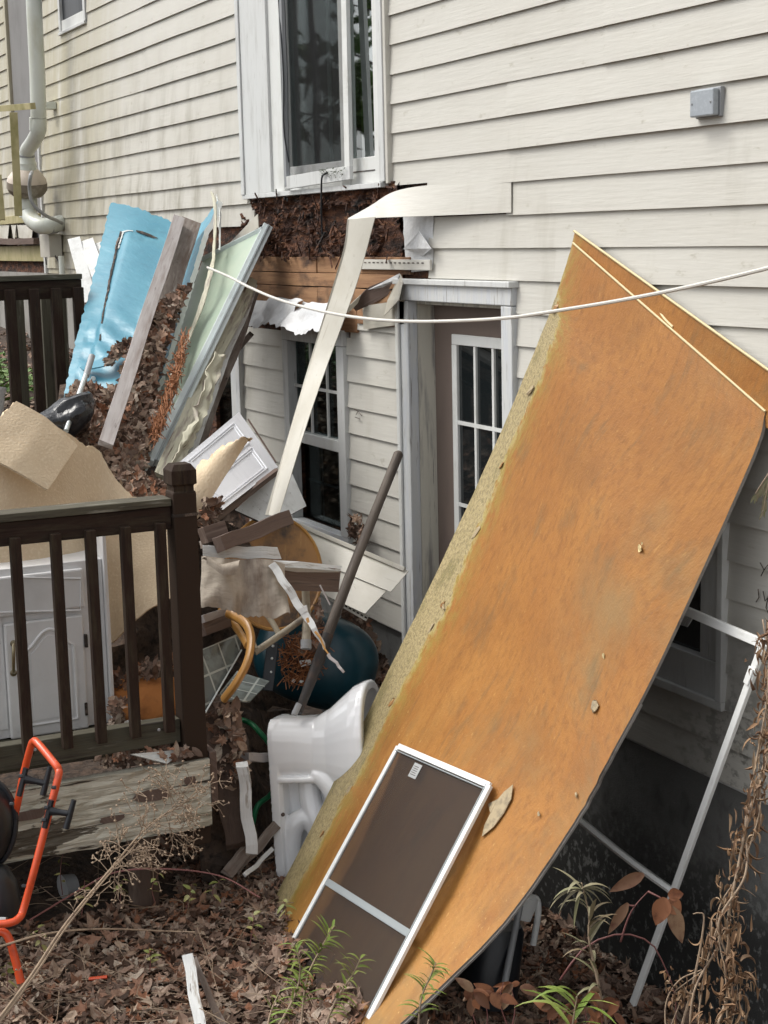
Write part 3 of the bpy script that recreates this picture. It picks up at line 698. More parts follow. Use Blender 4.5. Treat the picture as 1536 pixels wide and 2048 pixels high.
part('meeting_stile', *box((vx(688, 250), -.02, sd_z+.02), (vx(705, 250), .04, 5))[:2], 'trim_clean', sdo, bevel=.003)
# screen door sliding in front, its frame bent
sb = [WP(566, 0, .05), WP(575, 372, .06)]
tube('screen_stile', 'greyplastic', [WP(562, -80, .05), WP(566, 60, .055), WP(570, 160, .06), WP(571, 250, .06), WP(575, 372, .065)], .016, sdo, n=14, sides=6)
beam('screen_rail', 'trim', WP(574, 366, .065), WP(703, 345, .055), .062, .02, sdo, face=(0, -1, 0))
beam('screen_stile', 'trim_clean', WP(689, -80, .04), WP(698, 345, .055), .055, .02, sdo, face=(0, -1, 0))
tube('torn_spline', 'black', [WP(553, -60, .06), WP(562, 70, .07), WP(567, 160, .075), WP(568, 260, .075), WP(578, 325, .06)], .004, sdo, n=20, sides=5)
tube('hanging_wire', 'black', [WP(655, 345, .07), WP(645, 352, .08), WP(643, 372, .08), WP(643, 430, .04), WP(645, 480, .03)], .005, sdo, n=16, sides=5)
slab('screen', 'mesh_thin', [WP(572, -80, .03), WP(690, -80, .03), WP(702, 330, .03), WP(576, 352, .03)], .002, sdo)
slab('pane', 'glass', [(vx(568, 250), .02, 5), (vx(688, 250), .02, 5), (vx(688, 250), .02, sd_z+.14), (vx(568, 250), .02, sd_z+.14)], .004, sdo, back=(0, 1, 0))
slab('pane', 'glass_bright', [(vx(706, 250), .0, 5), (vx(759, 250), .0, 5), (vx(759, 250), .0, sd_z+.03), (vx(706, 250), .0, sd_z+.03)], .004, sdo, back=(0, 1, 0))
def curtain(x0, x1, y, z0, z1, parent, m='curtain'):
    n = 60; v = []; f = []
    for i in range(n+1):
        x = x0+(x1-x0)*i/n; yy = y+.045*math.sin(i*.9+nz(i*.2, 3)*4)
        v += [(x, yy, z0), (x, yy, z1)]
    for i in range(n): f.append((2*i, 2*i+2, 2*i+3, 2*i+1))
    return part('curtain', v, f, m, parent, smoothit=True, recalc=False)
curtain(sd_x0-.9, sd_x1+.2, .26, sd_z-.1, 5, sdo)
part('curtain_edge', *box((X_(640, 250)-.30, .18, sd_z), (X_(640, 250)-.27, .19, 5))[:2], 'trim_clean', sdo)
# moss on the sill
pm = [WP(random.uniform(640, 690), random.uniform(338, 356), .075) for _ in range(60)]
leafpile('moss', pm, [(0, -.3, 1)]*60, mk('dark moss', (.03, .045, .012), rough=.9), sdo, size=(.004, .009))
# ---- small window at the upper left
wz = Z_(120, 74); wx0, wx1 = X_(121, 20), X_(175, 20)
wsm = part('window', *box((wx0, -.03, wz), (wx1, .01, wz+.02))[:2], 'trim', house, bevel=.003)
part('frame', *box((wx0, -.022, wz+.024), (wx0+.05, .02, 5))[:2], 'trim', wsm, bevel=.003)
part('frame', *box((wx1-.05, -.022, wz+.024), (wx1-.0, .02, 5))[:2], 'trim', wsm, bevel=.003)
part('sash', *box((wx0+.052, -.012, wz+.024), (wx1-.052, .02, wz+.10))[:2], 'trim_clean', wsm, bevel=.003)
slab('pane', mk('dark small pane', (.012, .014, .018), [((.03, .033, .04), 9, (6, 1, .3), .45, .6)], rough=.35, spec=.3), [(wx0+.05, .0, 5), (wx1-.05, .0, 5), (wx1-.05, .0, wz+.1), (wx0+.05, .0, wz+.1)], .004, wsm, back=(0, 1, 0))
# ---- lower window with grilles
lx0, lx1 = X_(578, 800), X_(700, 800); lz0, lz1 = 1.0, 2.06
lw = part('window', *box((lx0, -.03, lz0-.0), (lx1, .03, lz0+.035))[:2], 'trim_grey', house, bevel=.003, text='double hung basement window behind the hanging siding strip')
for a, b in ((lx0, lx0+.075), (lx1-.085, lx1)): part('jamb', *box((a, -.032, lz0+.036), (b, .03, lz1-.08))[:2], 'trim', lw, bevel=.003)
part('head', *box((lx0, -.034, lz1-.078), (lx1, .03, lz1))[:2], 'trim', lw, bevel=.003)
zmr = Z_(650, 885)
part('meeting_rail', *box((lx0+.077, -.012, zmr-.03), (lx1-.087, .05, zmr+.028))[:2], 'trim_clean', lw, bevel=.003)
gx0, gx1 = lx0+.075, lx1-.085
slab('pane', 'glass', [(gx0, .018, lz1-.08), (gx1, .018, lz1-.08), (gx1, .018, zmr+.03), (gx0, .018, zmr+.03)], .004, lw, back=(0, 1, 0))
slab('pane', 'glass', [(gx0, .05, zmr-.03), (gx1, .05, zmr-.03), (gx1, .05, lz0+.04), (gx0, .05, lz0+.04)], .004, lw, back=(0, 1, 0))
for i in (1, 2): xx = gx0+(gx1-gx0)*i/3; part('muntin', *box((xx-.008, .006, zmr+.03), (xx+.008, .016, lz1-.08))[:2], 'trim_clean', lw)
zz = (zmr+lz1-.05)/2; part('muntin', *box((gx0, .004, zz-.008), (gx1, .0055, zz+.008))[:2], 'trim_clean', lw)
for i in (1, 2): xx = gx0+(gx1-gx0)*i/3; part('muntin', *box((xx-.006, .058, lz0+.04), (xx+.006, .062, zmr-.03))[:2], 'greyplastic', lw)
part('muntin', *box((gx0, .0625, (lz0+zmr)/2-.006), (gx1, .066, (lz0+zmr)/2+.006))[:2], 'greyplastic', lw)
# ---- dark basement window at the far left of the lower wall
bw = part('window', *box((-9.1, -.03, 1.15), (X_(492, 800), .02, 1.2))[:2], 'trim_grey', house, bevel=.003, text='dark basement window half hidden by leaning planks')
part('jamb', *box((X_(476, 800), -.04, 1.2), (X_(493, 800), .03, 2.05))[:2], 'trim_grey', bw, bevel=.003)
slab('pane', 'glass', [(-9.1, .03, 2.05), (X_(476, 800), .03, 2.05), (X_(476, 800), .03, 1.2), (-9.1, .03, 1.2)], .004, bw, back=(0, 1, 0))
beam('fallen_lath', 'greywood', WP(440, 740, .12), WP(502, 668, .12), .03, .02, house)
# ---- door
dx0, dx1, dz1 = X_(810, 700), X_(1038, 600), Z_(810, 562)
dr = part('door', *box((dx0+.10, .10, .05), (dx1-.02, .145, dz1-.09))[:2], 'door_brown', house, bevel=.002, text='taupe glazed door behind the leaning orange board')
part('casing', *box((dx0, -.035, .1), (dx0+.10, .015, dz1-.085))[:2], 'trim_grey', dr, bevel=.004)
part('casing_bead', *box((dx0-.004, -.048, .1), (dx0+.028, -.036, dz1-.085))[:2], 'trim_clean', dr, bevel=.004)
part('casing', *box((dx1-.085, -.035, .1), (dx1, .015, dz1-.085))[:2], 'trim_grey', dr, bevel=.004)
part('casing', *box((dx0, -.037, dz1-.083), (dx1, .015, dz1))[:2], 'trim_grey', dr, bevel=.004)
part('casing_bead', *box((dx0-.012, -.052, dz1-.012), (dx1+.01, .0, dz1+.012))[:2], 'trim', dr, bevel=.003)
part('jamb', *box((dx0+.07, .016, .1), (dx0+.098, .15, dz1-.1))[:2], 'jamb', dr, bevel=.002)
part('jamb', *box((dx1-.1, .016, .1), (dx1-.03, .15, dz1-.1))[:2], 'jamb', dr)
part('head_jamb', *box((dx0+.07, .016, dz1-.10), (dx1-.03, .15, dz1-.08))[:2], 'jamb', dr)
# light of the door: frame, muntins, panes
lg = XP  # plane y = .10 of the slab
def YPx(px, py, y): r = ray(px, py); return CAM+r*((DW+y)/r[1])
g0 = YPx(905, 700, .09); g1x = g0[0]+.56; gz1 = YPx(905, 668, .09)[2]; gz0 = .55
part('light_frame', *box((g0[0], .085, gz1-.045), (g1x, .0995, gz1))[:2], 'trim_clean', dr, bevel=.003)
part('light_frame', *box((g0[0], .084, gz0), (g0[0]+.045, .0994, gz1-.046))[:2], 'trim_clean', dr, bevel=.003)
part('light_frame', *box((g1x-.045, .084, gz0), (g1x, .0994, gz1-.046))[:2], 'trim_clean', dr, bevel=.003)
q0, q1 = g0[0]+.045, g1x-.045; zt_ = gz1-.046
for i in (1, 2): xx = q0+(q1-q0)*i/3; part('muntin', *box((xx-.009, .087, gz0), (xx+.009, .0985, zt_))[:2], 'trim_clean', dr)
rowh = (YPx(920, 845, .09)[2]-YPx(920, 1008, .09)[2])
zr = YPx(920, 845, .09)[2]
for i in range(4): part('muntin', *box((q0, .0858, zr-i*rowh-.009), (q1, .0868, zr-i*rowh+.009))[:2], 'trim_clean', dr)
part('pane', *box((q0, .0975, gz0), (q1, .0992, zt_))[:2], mk('dark door glass', (.012, .015, .016), rough=.03, spec=.8), dr)
lathe('knob', 'brass', (dx1-.135, .1, 1.3), (dx1-.135, -.2, 1.3), [(0, .02), (.02, .02), (.03, .01), (.045, .012), (.055, .026), (.075, .026), (.085, .005)], dr)
# ---- window right of the board
kx0, kx1, kz0, kz1 = -5.05, X_(1460, 1200), Z_(1458, 1422), 1.60
kw = part('window', *box((kx0, -.032, kz0), (kx1, .02, kz0+.03))[:2], 'trim_clean', house, bevel=.003, text='dark window in the shade behind the white screen frame')
part('jamb', *box((kx1-.03, -.034, kz0+.031), (kx1, .02, kz1))[:2], 'trim_clean', kw, bevel=.003)
part('sash', *box((kx1-.135, -.018, kz0+.16), (kx1-.032, .03, kz1))[:2], 'trim', kw, bevel=.003)
part('sash', *box((kx0, -.019, kz0+.031), (kx1-.032, .03, kz0+.158))[:2], 'trim', kw, bevel=.003)
part('pane', *box((kx0, .012, kz0+.16), (kx1-.136, .016, kz1))[:2], mk('black glass', (.006, .008, .012), rough=.04, spec=.5), kw)
# ---- grey electrical box
lb = [WP(1380, 232, .02), WP(1437, 232, .02)]
zb0, zb1 = WP(1400, 233, .055)[2], WP(1400, 179, .055)[2]; xb0, xb1 = WP(1379, 205, .055)[0], WP(1426, 205, .055)[0]
eb = thing('electrical_box', 'small grey square box mounted high on the siding', 'electrical box', ((xb0+xb1)/2, -.02, zb0))
part('backplate', *box((xb0-.003, -.030, zb0-.004), (xb1+.005, -.012, zb1+.005))[:2], 'greyplastic', eb, bevel=.003)
part('cover', *box((xb0, -.055, zb0), (xb1, -.031, zb1))[:2], 'lightbox', eb, bevel=.005)
for sx, sz in ((.1, .5), (.9, .5)): q = (xb0+(xb1-xb0)*sx, -.0555, zb0+(zb1-zb0)*sz); lathe('screw', 'greyplastic', q, (q[0], -1, q[2]), [(0, .004), (.002, .003)], eb, sides=8)
# ---- far left: porch trim and broken rim
part('rim_trim', *box((XF0, -.05, Z_(30, 448)), (XL-.05, .0, Z_(30, 432)))[:2], 'yellowtrim', house, bevel=.004)
part('rim_beam', *box((XF0, -.03, Z_(30, 522)), (XL-.05, .02, Z_(30, 492)))[:2], 'yellowtrim', house, bevel=.004)
beam('rotten_ledger', 'brownwood', WP(-60, 487, .06), WP(73, 482, .06), .05, .05, house, wob=.02, jag=.03)
for a, b in ((-20, 18), (22, 32), (34, 66)):
    slab('broken_siding', 'siding_loose', [WP(a, 450, .04), WP(b, 450, .04), WP(b-3, 474+(b % 7), .06), WP(a+4, 476, .05)], .004, house)
pr = thing('porch_rail', 'mildewed yellow rail crossing behind the white vent pipe', 'rail', WP(20, 440, .5))
beam('rail', 'yellowtrim', WP(-60, 222, .5), WP(66, 212, .35), .045, .04, pr)
beam('baluster', 'yellowtrim', WP(27, 225, .5), WP(37, 432, .5), .055, .04, pr)
beam('baluster', 'yellowtrim', WP(-4, 350, .5), WP(4, 440, .5), .05, .04, pr)
# ================================================================== VENT PIPE
pipe = thing('vent_pipe', 'white plastic vent pipe with an inline fan at the left wall corner', 'vent pipe', WP(60, 380, .25))
OF = .22
def wp(px, py, o=OF): return WP(px, py, o)
R0 = .058
tube('riser', 'pvc', [wp(64, -80), wp(70, 50), wp(75, 150), wp(77, 236)], R0, pipe, sides=20)
lathe('coupling', 'pvc', wp(76, 236), wp(76, 262), [(0, .064), (.09, .064), (.092, .058), (.1, .058)], pipe)
tube('elbow', 'pvc', [wp(77, 238), wp(77, 262), wp(66, 284), wp(55, 300), wp(53, 316)], .056, pipe, sides=20, n=14)
fx, fy = 54, 345
a0_, a1_ = wp(53, 306), wp(54, 400)
mpp = np.linalg.norm(wp(54, 400)-wp(54, 300))/100
S_ = mpp
tube('strap', 'greyplastic', [wp(53, 309), wp(53, 313)], .064, pipe, sides=24)
lathe('reducer', 'pvc', wp(53, 313), wp(54, 400), [(0, .062), (.03, .066), (.05, .078), (12*S_, .078), (20*S_, .076), (22*S_, .08), (26*S_, .08)], pipe, sides=28)
lathe('fan_dome', 'fanbody', wp(53.5, 338), wp(54, 400), [(0, .082), (.005, .09), (8*S_, .115), (18*S_, .145), (26*S_, .152)], pipe, sides=28)
lathe('fan_band', 'fandark', wp(54, 364), wp(54, 400), [(0, .153), (14*S_, .155), (15*S_, .150), (20*S_, .14), (27*S_, .115), (30*S_, .07)], pipe, sides=28)
lathe('lower_reducer', 'pvc', wp(54, 392), wp(56, 420), [(0, .075), (.1, .075), (.105, .068), (.16, .068)], pipe)
tube('lower_elbow', 'pvc', [wp(55, 405), wp(57, 425), wp(66, 442), wp(84, 452, .18), wp(100, 451, .12), wp(122, 446, .02)], .062, pipe, sides=20, n=18)
tube('strap', 'greyplastic', [wp(56, 417), wp(56.5, 420)], .066, pipe, sides=20)
tube('clamp', 'greyplastic', [wp(95, 452, .14), wp(108, 450, .08)], .067, pipe, sides=20)
tube('cable', 'greyplastic', [wp(64, 345, .3), wp(61, 352, .36), wp(59, 378, .36), wp(66, 408, .34), wp(90, 430, .25), wp(112, 440, .12), wp(124, 446, .04)], .013, pipe, n=30)
part('bracket', *box(wp(90, 218, .1), wp(106, 206, .01))[:2], 'pvc', pipe, bevel=.004)
tube('strap', 'greyplastic', [wp(76, 211), wp(76.2, 214)], .061, pipe, sides=24)
jb = thing('junction_box', 'cream junction box with white conduit running down the left wall', 'junction box', WP(120, 515, .05))
jz0, jz1 = Z_(120, 514), Z_(120, 468); jx0, jx1 = X_(110, 490), X_(129, 490)
part('housing', *box((jx0, -.12, jz0), (jx1, -.02, jz1))[:2], 'siding_loose', jb, bevel=.004)
tube('conduit', 'pvc', [WP(122, 512, .07), WP(124, 540, .07), WP(130, 640, .07), WP(137, 820, .07)], .022, jb, sides=12, n=10)
tube('loose_wire', 'black', [WP(93, 530, .05), WP(90, 500, .06), WP(100, 495, .07), WP(118, 525, .08)], .005, jb, n=12, sides=5)
part('ground_box', *box((jx0, -.07, Z_(120, 650)), (jx0+.06, -.025, Z_(120, 640)))[:2], 'black', jb)
# ================================================================== LOOSE SIDING ON THE WALL
A = [WP(1022, 360, .012), WP(930, 368, .02), WP(850, 371, .04), WP(786, 384, .085), WP(740, 412, .17), WP(697, 436, .24)]
B = [WP(1022, 425, .022), WP(930, 429, .035), WP(850, 432, .07), WP(786, 434, .13), WP(740, 436, .20), WP(695, 439, .245)]
sheet('torn_siding_board', 'siding', A, B, 24, 6, .003, house, curve=True, text='siding course torn loose and bowed out over the rotted opening')
# hanging strip
hs_ = thing('hanging_siding_strip', 'long cream siding strip hanging down from the torn course past the lower window', 'siding strip', PD(540, 1030, 7.0))
A = [WP(695, 440, .25), WP(688, 496, .27), WP(661, 590, .32), WP(620, 724, .42), WP(572, 889, .72), PD(531, 1030, 6.55)]
B = [WP(750, 434, .22), WP(721, 542, .26), WP(694, 622, .32), WP(651, 739, .42), WP(610, 859, .68), PD(557, 1034, 6.52)]
sheet('face', 'siding_loose', A, B, 30, 4, .003, hs_, curve=True, disp=lambda u, v: .006*math.sin(v*3.1))
Ai = [a*.0+a for a in A]
A2 = [p-CAMF*.012-CAMR*.001 for p in A]; B2 = [p-CAMF*.012+CAMR*.011 for p in A]
sheet('folded_lip', 'siding_loose', A2, B2, 30, 2, .003, hs_, curve=True)
tube('lip_line', 'trim', [p+CAMR*.016-CAMF*.003 for p in A], .0016, hs_, n=30, sides=5)  # thin trim-coloured line running along the folded lip
# torn white wrap over the lower window
tw = thing('torn_house_wrap', 'crumpled white wrap torn in two flaps above the lower window', 'house wrap', WP(590, 660, .1))
A = [WP(508, 605, .04), WP(540, 596, .05), WP(600, 597, .05), WP(606, 600, .05)]; B = [WP(497, 655, .13), WP(520, 661, .15), WP(545, 650, .15), WP(566, 656, .14)]
sheet('flap', 'wrap', A, B, 24, 8, .002, tw, disp=lambda u, v: .025*nz(u*6, v*2.5)+.02*v, ragB=.03)
A = [WP(606, 603, .04), WP(640, 606, .05), WP(692, 604, .05)]; B = [WP(567, 650, .14), WP(583, 668, .16), WP(608, 674, .15), WP(640, 662, .15), WP(676, 672, .13)]
sheet('flap', 'wrap', A, B, 24, 8, .002, tw, disp=lambda u, v: .025*nz(u*5+4, v*2.5)+.02*v, ragB=.03)
A = [WP(703, 613, .10), WP(735, 575, .05), WP(800, 548, .02)]; B = [WP(706, 600, .06), WP(740, 600, .04), WP(790, 575, .03)]
ts = thing('torn_siding_corner', 'torn cream siding corner curled back beside the door casing', 'siding piece', WP(760, 640, .04))
sheet('curled_piece', 'brownwood', A, [WP(712, 622, .05), WP(745, 608, .03), WP(775, 590, .02)], 12, 4, .004, ts)
slab('wrap_strip', 'wrap', [WP(735, 580, .05), WP(798, 547, .05), WP(800, 556, .05), WP(765, 575, .04)], .003, ts)
slab('bent_flap', 'siding_loose', [WP(800, 548, .05), WP(806, 560, .05), WP(797, 600, .10), WP(768, 632, .07), WP(775, 600, .05)], .003, ts)
slab('curled_end', 'siding_loose', [WP(694, 616, .2), WP(722, 590, .1), WP(716, 606, .1), WP(697, 626, .18)], .003, ts)
slab('loose_piece', 'siding_loose', [WP(725, 612, .035), WP(808, 600, .035), WP(808, 648, .035), WP(727, 659, .035)], .003, ts)
# fallen siding panel with nail flange
fs = thing('fallen_siding_panel', 'two course white siding panel with slotted nail flange tilted below the lower window', 'siding panel', PD(740, 1230, 7.0))
c0, c1, c2, c3 = PD(575, 1040, 7.15), PD(817, 1142, 6.75), PD(745, 1236, 6.65), PD(585, 1170, 7.0)
def q4(u, v, off=0.0): p = (c0*(1-u)+c1*u)*(1-v)+(c3*(1-u)+c2*u)*v; return p+nrm(CAM-p)*off
sheet('upper_course', 'siding_loose', [q4(0, 0), q4(1, 0)], [q4(0, .46, .012), q4(.985, .46, .012)], 10, 3, .003, fs)
sheet('lower_course', 'siding_loose', [q4(0, .47), q4(.95, .47)], [q4(.1, .93, .012), q4(.9, .98, .012)], 10, 3, .003, fs)
beam('top_lip', 'siding_loose', q4(0, 0, .01), q4(.97, 0, .01), .018, .014, fs)
fl0, fl1 = q4(.25, .97, .002), q4(1.0, 1.10, .002)
fl0 = PD(642, 1184, 6.93); fl1 = PD(735, 1237, 6.72)
beam('nail_flange', 'siding_loose', fl0, fl1, .026, .003, fs)
for i in range(12):
    t = (i+.3)/12; t2 = t+.045; p, q = fl0*(1-t)+fl1*t, fl0*(1-t2)+fl1*t2
    beam('nail_slot', 'crack', p+nrm(CAM-p)*.0025, q+nrm(CAM-q)*.0025, .007, .0015, fs, seg=1, bevel=0)
# ================================================================== DECK
XD = -5.423
deck = thing('deck', 'dark stained deck corner with railing and flaking cream fascia', 'deck', (XD, -1.45, 0))
ztop, zbot = 1.575, .77
py1, py0 = -1.482, -3.6
post = part('post', *box((XD-.050, -1.482, .30), (XD+.040, -1.394, 1.62))[:2], 'deckwood', deck, bevel=.004)
o = post
def postcap():
    x0, x1, y0, y1 = XD-.050, XD+.040, -1.482, -1.394; c = ((x0+x1)/2, (y0+y1)/2)
    prof = [(1.62, 1.0), (1.625, .86), (1.645, .86), (1.65, 1.06), (1.70, 1.06), (1.722, .72)]
    v = []; f = []
    for z, s in prof:
        for a, b in ((x0, y0), (x1, y0), (x1, y1), (x0, y1)): v.append((c[0]+(a-c[0])*s, c[1]+(b-c[1])*s, z))
    for i in range(len(prof)-1):
        for k in range(4): f.append((i*4+k, i*4+(k+1) % 4, i*4+(k+1) % 4+4, i*4+k+4))
    f.append((3, 2, 1, 0)); m = (len(prof)-1)*4; f.append((m, m+1, m+2, m+3))
    return part('cap', v, f, 'deckwood', post, uvs=[(p[2], p[0]+p[1]) for p in v], bevel=.002)
postcap()
part('post_groove', *box((XD-.053, -1.485, 1.535), (XD+.043, -1.391, 1.545))[:2], 'crack', deck)
def uvbox(name, a, b, m, parent, axis, bevel=.003, **k):
    v, f, _ = box(a, b); o3 = [i for i in range(3) if i != axis]
    return part(name, v, f, m, parent, uvs=[(p[axis], p[o3[0]]+p[o3[1]]) for p in v], bevel=bevel, **k)
uvbox('top_rail', (XD-.05, py0, ztop-.085), (XD+.02, py1-.003, ztop-.002), 'deckwood', deck, 1)
uvbox('rail_cap', (XD-.07, py0, ztop), (XD+.03, py1-.003, ztop+.028), 'decktop', deck, 1)
uvbox('bottom_rail', (XD-.045, py0, zbot-.075), (XD+.01, py1-.003, zbot+.015), 'decktop', deck, 1)
for i, px in enumerate((325, 256, 187, 118, 38, -40, -115)):
    yb = XP(px, 1280, XD)[1]
    b_ = uvbox('baluster', (XD+.014, yb-.018, zbot-.02), (XD+.050, yb+.018, ztop-.055), 'deckwood', deck, 2)
for yb in (-1.58, -2.03, -2.48): lathe('screw', 'greyplastic', (XD+.0555, yb, zbot-.0), (XD+.2, yb, zbot), [(0, .006), (.003, .005)], deck, sides=8)
# fascia, built as a wavy flaking plank
def fascia():
    n = 70; nv = 14; v = []; uv = []; f = []
    y0, y1 = -3.6, -1.395
    for i in range(n+1):
        for j in range(nv+1):
            y = y0+(y1-y0)*i/n; t = j/nv; zb = .375+.02*nz(y*3, 1)+.012*nz(y*9, 2); ztp = .632+.006*nz(y*7, 4)
            z = zb+(ztp-zb)*t; h = nz(y*2.2, z*9, 6)+.5*nz(y*6, z*26, 2)
            x = XD+.055+(.006 if h > .12 else 0)+.004*nz(y*20, z*60)
            if j == 0: x -= .006
            v.append((x, y, z)); uv.append((y, z))
    for i in range(n):
        for j in range(nv): a = i*(nv+1)+j; f.append((a, a+nv+1, a+nv+2, a+1))
    k = len(v); v += [(XD+.01, y0, .38), (XD+.01, y1, .38), (XD+.01, y1, .63), (XD+.01, y0, .63)]; uv += [(0, 0)]*4
    e = n*(nv+1); f += [(k, k+1, k+2, k+3), (e, e+nv, k+2, k+1), (nv, k+3, k+2, e+nv), (0, e, k+1, k)]
    return part('fascia_board', v, f, 'fascia', deck, uvs=uv, recalc=False)
fascia()
# patches where the paint has gone, standing a skin proud of bare wood reversed: paint skins with lifted edges
for (px, py, w_, h_) in ((305, 1590, 78, 26), (225, 1638, 55, 14), (60, 1630, 66, 20), (380, 1560, 26, 16)):
    c = XP(px, py, XD+.0635); y, z = c[1], c[2]; m_ = 18; v = []
    for i in range(m_):
        a = 2*math.pi*i/m_; rr = 1+.25*nz(i*1.7, px*.1); v.append((XD+.066, y+w_*.0017/2*math.copysign(abs(math.cos(a))**.7, math.cos(a))*rr, z+h_*.0017/2*math.copysign(abs(math.sin(a))**.7, math.sin(a))*rr))
    slab('bare_wood_patch', 'brownwood', v, .004, deck, back=(-1, 0, 0))
for i in range(13):
    x = XD-.08-.145*i; uvbox('deck_board', (x-.14, -3.6, .655), (x, -1.39, .685), 'decktop', deck, 1)
for x in (-7.0, -6.2): uvbox('joist', (x-.02, -3.6, .47), (x+.02, -1.4, .653), 'deckwood', deck, 1)
uvbox('side_board', (-7.2, -1.388, .45), (XD+.04, -1.36, .65), 'brownwood', deck, 0)
tube('deck_leg', 'bark', [(-5.6, -1.6, -.1), (-5.6, -1.6, .5)], .06, deck, sides=8)
# far railing
XB = -8.2
fr_ = thing('far_railing', 'dark wooden railing at the far end of the deck behind the debris heap', 'railing', XP(80, 800, XB))
ztf = XP(80, 557, XB)[2]; yl = XP(-60, 600, XB)[1]; yr = XP(164, 600, XB)[1]
uvbox('top_rail', (XB-.05, yl, ztf-.105), (XB+.01, yr, ztf-.01), 'deckwood', fr_, 1)
uvbox('rail_cap', (XB-.06, yl, ztf-.009), (XB+.03, yr, ztf+.018), 'decktop', fr_, 1)
for px in (20, 68, 112, 156, -25):
    yb = XP(px, 650, XB)[1]; uvbox('baluster', (XB+.012, yb-.026, ztf-.95), (XB+.055, yb+.026, ztf-.05), 'deckwood', fr_, 2)
for px in (43, 100, 128): yb = XP(px, 650, XB-.5)[1]; uvbox('rear_post', (XB-.6, yb-.03, 1.2), (XB-.54, yb+.03, ztf-.1), 'decktop', fr_, 2)
# ================================================================== CABINET
XC = -5.80
cb = thing('kitchen_cabinet', 'white base cabinet with arched door and one drawer behind the railing', 'cabinet', XP(100, 1470, XC))
def cq(px, py, x=XC): return XP(px, py, x)
def cbox(name, px0, py0, px1, py1, xa, xb, m, parent=cb, bevel=.004, **k):
    a, b = cq((px0+px1)/2, py0), cq((px0+px1)/2, py1); l = cq(px0, (py0+py1)/2); r = cq(px1, (py0+py1)/2)
    return uvbox(name, (xa, l[1], b[2]), (xb, r[1], a[2]), m, parent, 2, bevel=bevel, **k)
cy0, cy1 = cq(-90, 1300)[1], cq(213, 1300)[1]; cz0, cz1 = .69, cq(100, 1128)[2]
uvbox('carcass', (XC-.5, cy0, cz0), (XC-.0, cy1, cz1), 'cabinet', cb, 2)
uvbox('side_panel', (XC-.5, cy1+.001, cz0), (XC+.02, cy1+.016, cq(205, 1050)[2]), 'cabinet', cb, 2)
dfr = cbox('drawer_front', -60, 1147, 166, 1226, XC+.001, XC+.022, 'cabinet', bevel=.007)
door = cbox('cabinet_door', 12, 1236, 170, 1466, XC+.001, XC+.022, 'cabinet', bevel=.007)
cbox('stile', -80, 1236, 10, 1466, XC+.0005, XC+.006, 'cabinet')
# drawer bead + arched groove as raised beads
yL, yR = cq(22, 1300)[1], cq(160, 1300)[1]
zT, zB = cq(100, 1243)[2], cq(100, 1458)[2]
def yz(pts, x): return [(x, y, z) for y, z in pts]
xf = XC+.022
pl, pr_ = cq(52, 1300, xf)[1], cq(148, 1300, xf)[1]; pb_, ps = cq(100, 1445, xf)[2], cq(100, 1295, xf)[2]; pt = cq(100, 1258, xf)[2]
arch = [(pl, pb_), (pl, ps)]
for i in range(1, 16):
    t = i/16; s = math.sin(math.pi*t); arch.append((pl+(pr_-pl)*t, ps+(pt-ps)*(s**1.6)))
arch += [(pr_, ps), (pr_, pb_), (pl, pb_)]
tube('arch_bead', 'cabinet', yz(arch, xf+.000), .0065, door, sides=8)
inner = [((pl+pr_)/2+(a-(pl+pr_)/2)*.84, (pb_+ps)/2+(b-(pb_+ps)/2)*.90) for a, b in arch]
vv = yz(inner[:-1], xf+.003); K = len(vv)
slab('raised_panel', 'cabinet', vv, .006, door, back=(-1, 0, 0), bevel=.002)
tube('drawer_bead', 'cabinet', yz([(cq(-50, 1)[1], cq(0, 1155)[2]), (cq(158, 1155)[1], cq(158, 1155)[2]), (cq(158, 1218)[1], cq(158, 1218)[2]), (cq(-50, 1218)[1], cq(0, 1218)[2])], xf), .004, dfr, sides=6)
tube('handle', 'brass', [cq(27, 1287, xf), cq(27, 1290, xf+.025), cq(27, 1315, xf+.032), cq(27, 1340, xf+.025), cq(28, 1345, xf)], [.009, .006, .007, .006, .009], door, n=16)
for py in (1287, 1346): lathe('handle_rose', 'brass', cq(27, py, xf), cq(27, py, xf)+np.array([.1, 0, 0]), [(0, .013), (.004, .012), (.007, .006)], door, sides=12)
for py in (1282, 1418): a = cq(171, py, xf); part('hinge', *box((xf-.01, a[1]-.003, a[2]-.025), (xf+.006, a[1]+.008, a[2]+.025))[:2], 'crack', door, bevel=.002)
# ================================================================== CARPET
cp = thing('beige_carpet', 'large stiff beige carpet offcut folded over the white cabinet', 'carpet', PD(120, 1130, 6.1))
TA = [(-90, 885, 5.9), (0, 838, 6.0), (30, 803, 6.1), (80, 832, 6.15), (130, 862, 6.2), (165, 888, 6.25), (200, 900, 6.3), (222, 945, 6.3), (240, 968, 6.3), (262, 990, 6.3), (300, 1000, 6.3), (352, 1002, 6.3)]
TB = [(-90, 1140, 5.95), (0, 1135, 6.0), (40, 1132, 6.02), (80, 1130, 6.05), (115, 1130, 6.1), (150, 1128, 6.15), (180, 1150, 6.2), (205, 1240, 6.2), (222, 1288, 6.2), (250, 1262, 6.2), (300, 1222, 6.2), (352, 1190, 6.2)]
sheet('carpet_sheet', 'carpet', P3(TA), P3(TB), 70, 24, .009, cp, ragA=.010, disp=lambda u, v: .022*math.sin(u*5+1)*math.sin(v*3)+.005*nz(u*6, v*4)+.03*v*(u > .72)*math.sin((u-.72)*11), ragB=.004)
FA = P3([(30, 806, 6.02), (90, 838, 6.05), (152, 893, 6.1)]); FB = P3([(-60, 900, 5.85), (20, 940, 5.88), (92, 982, 5.95)])
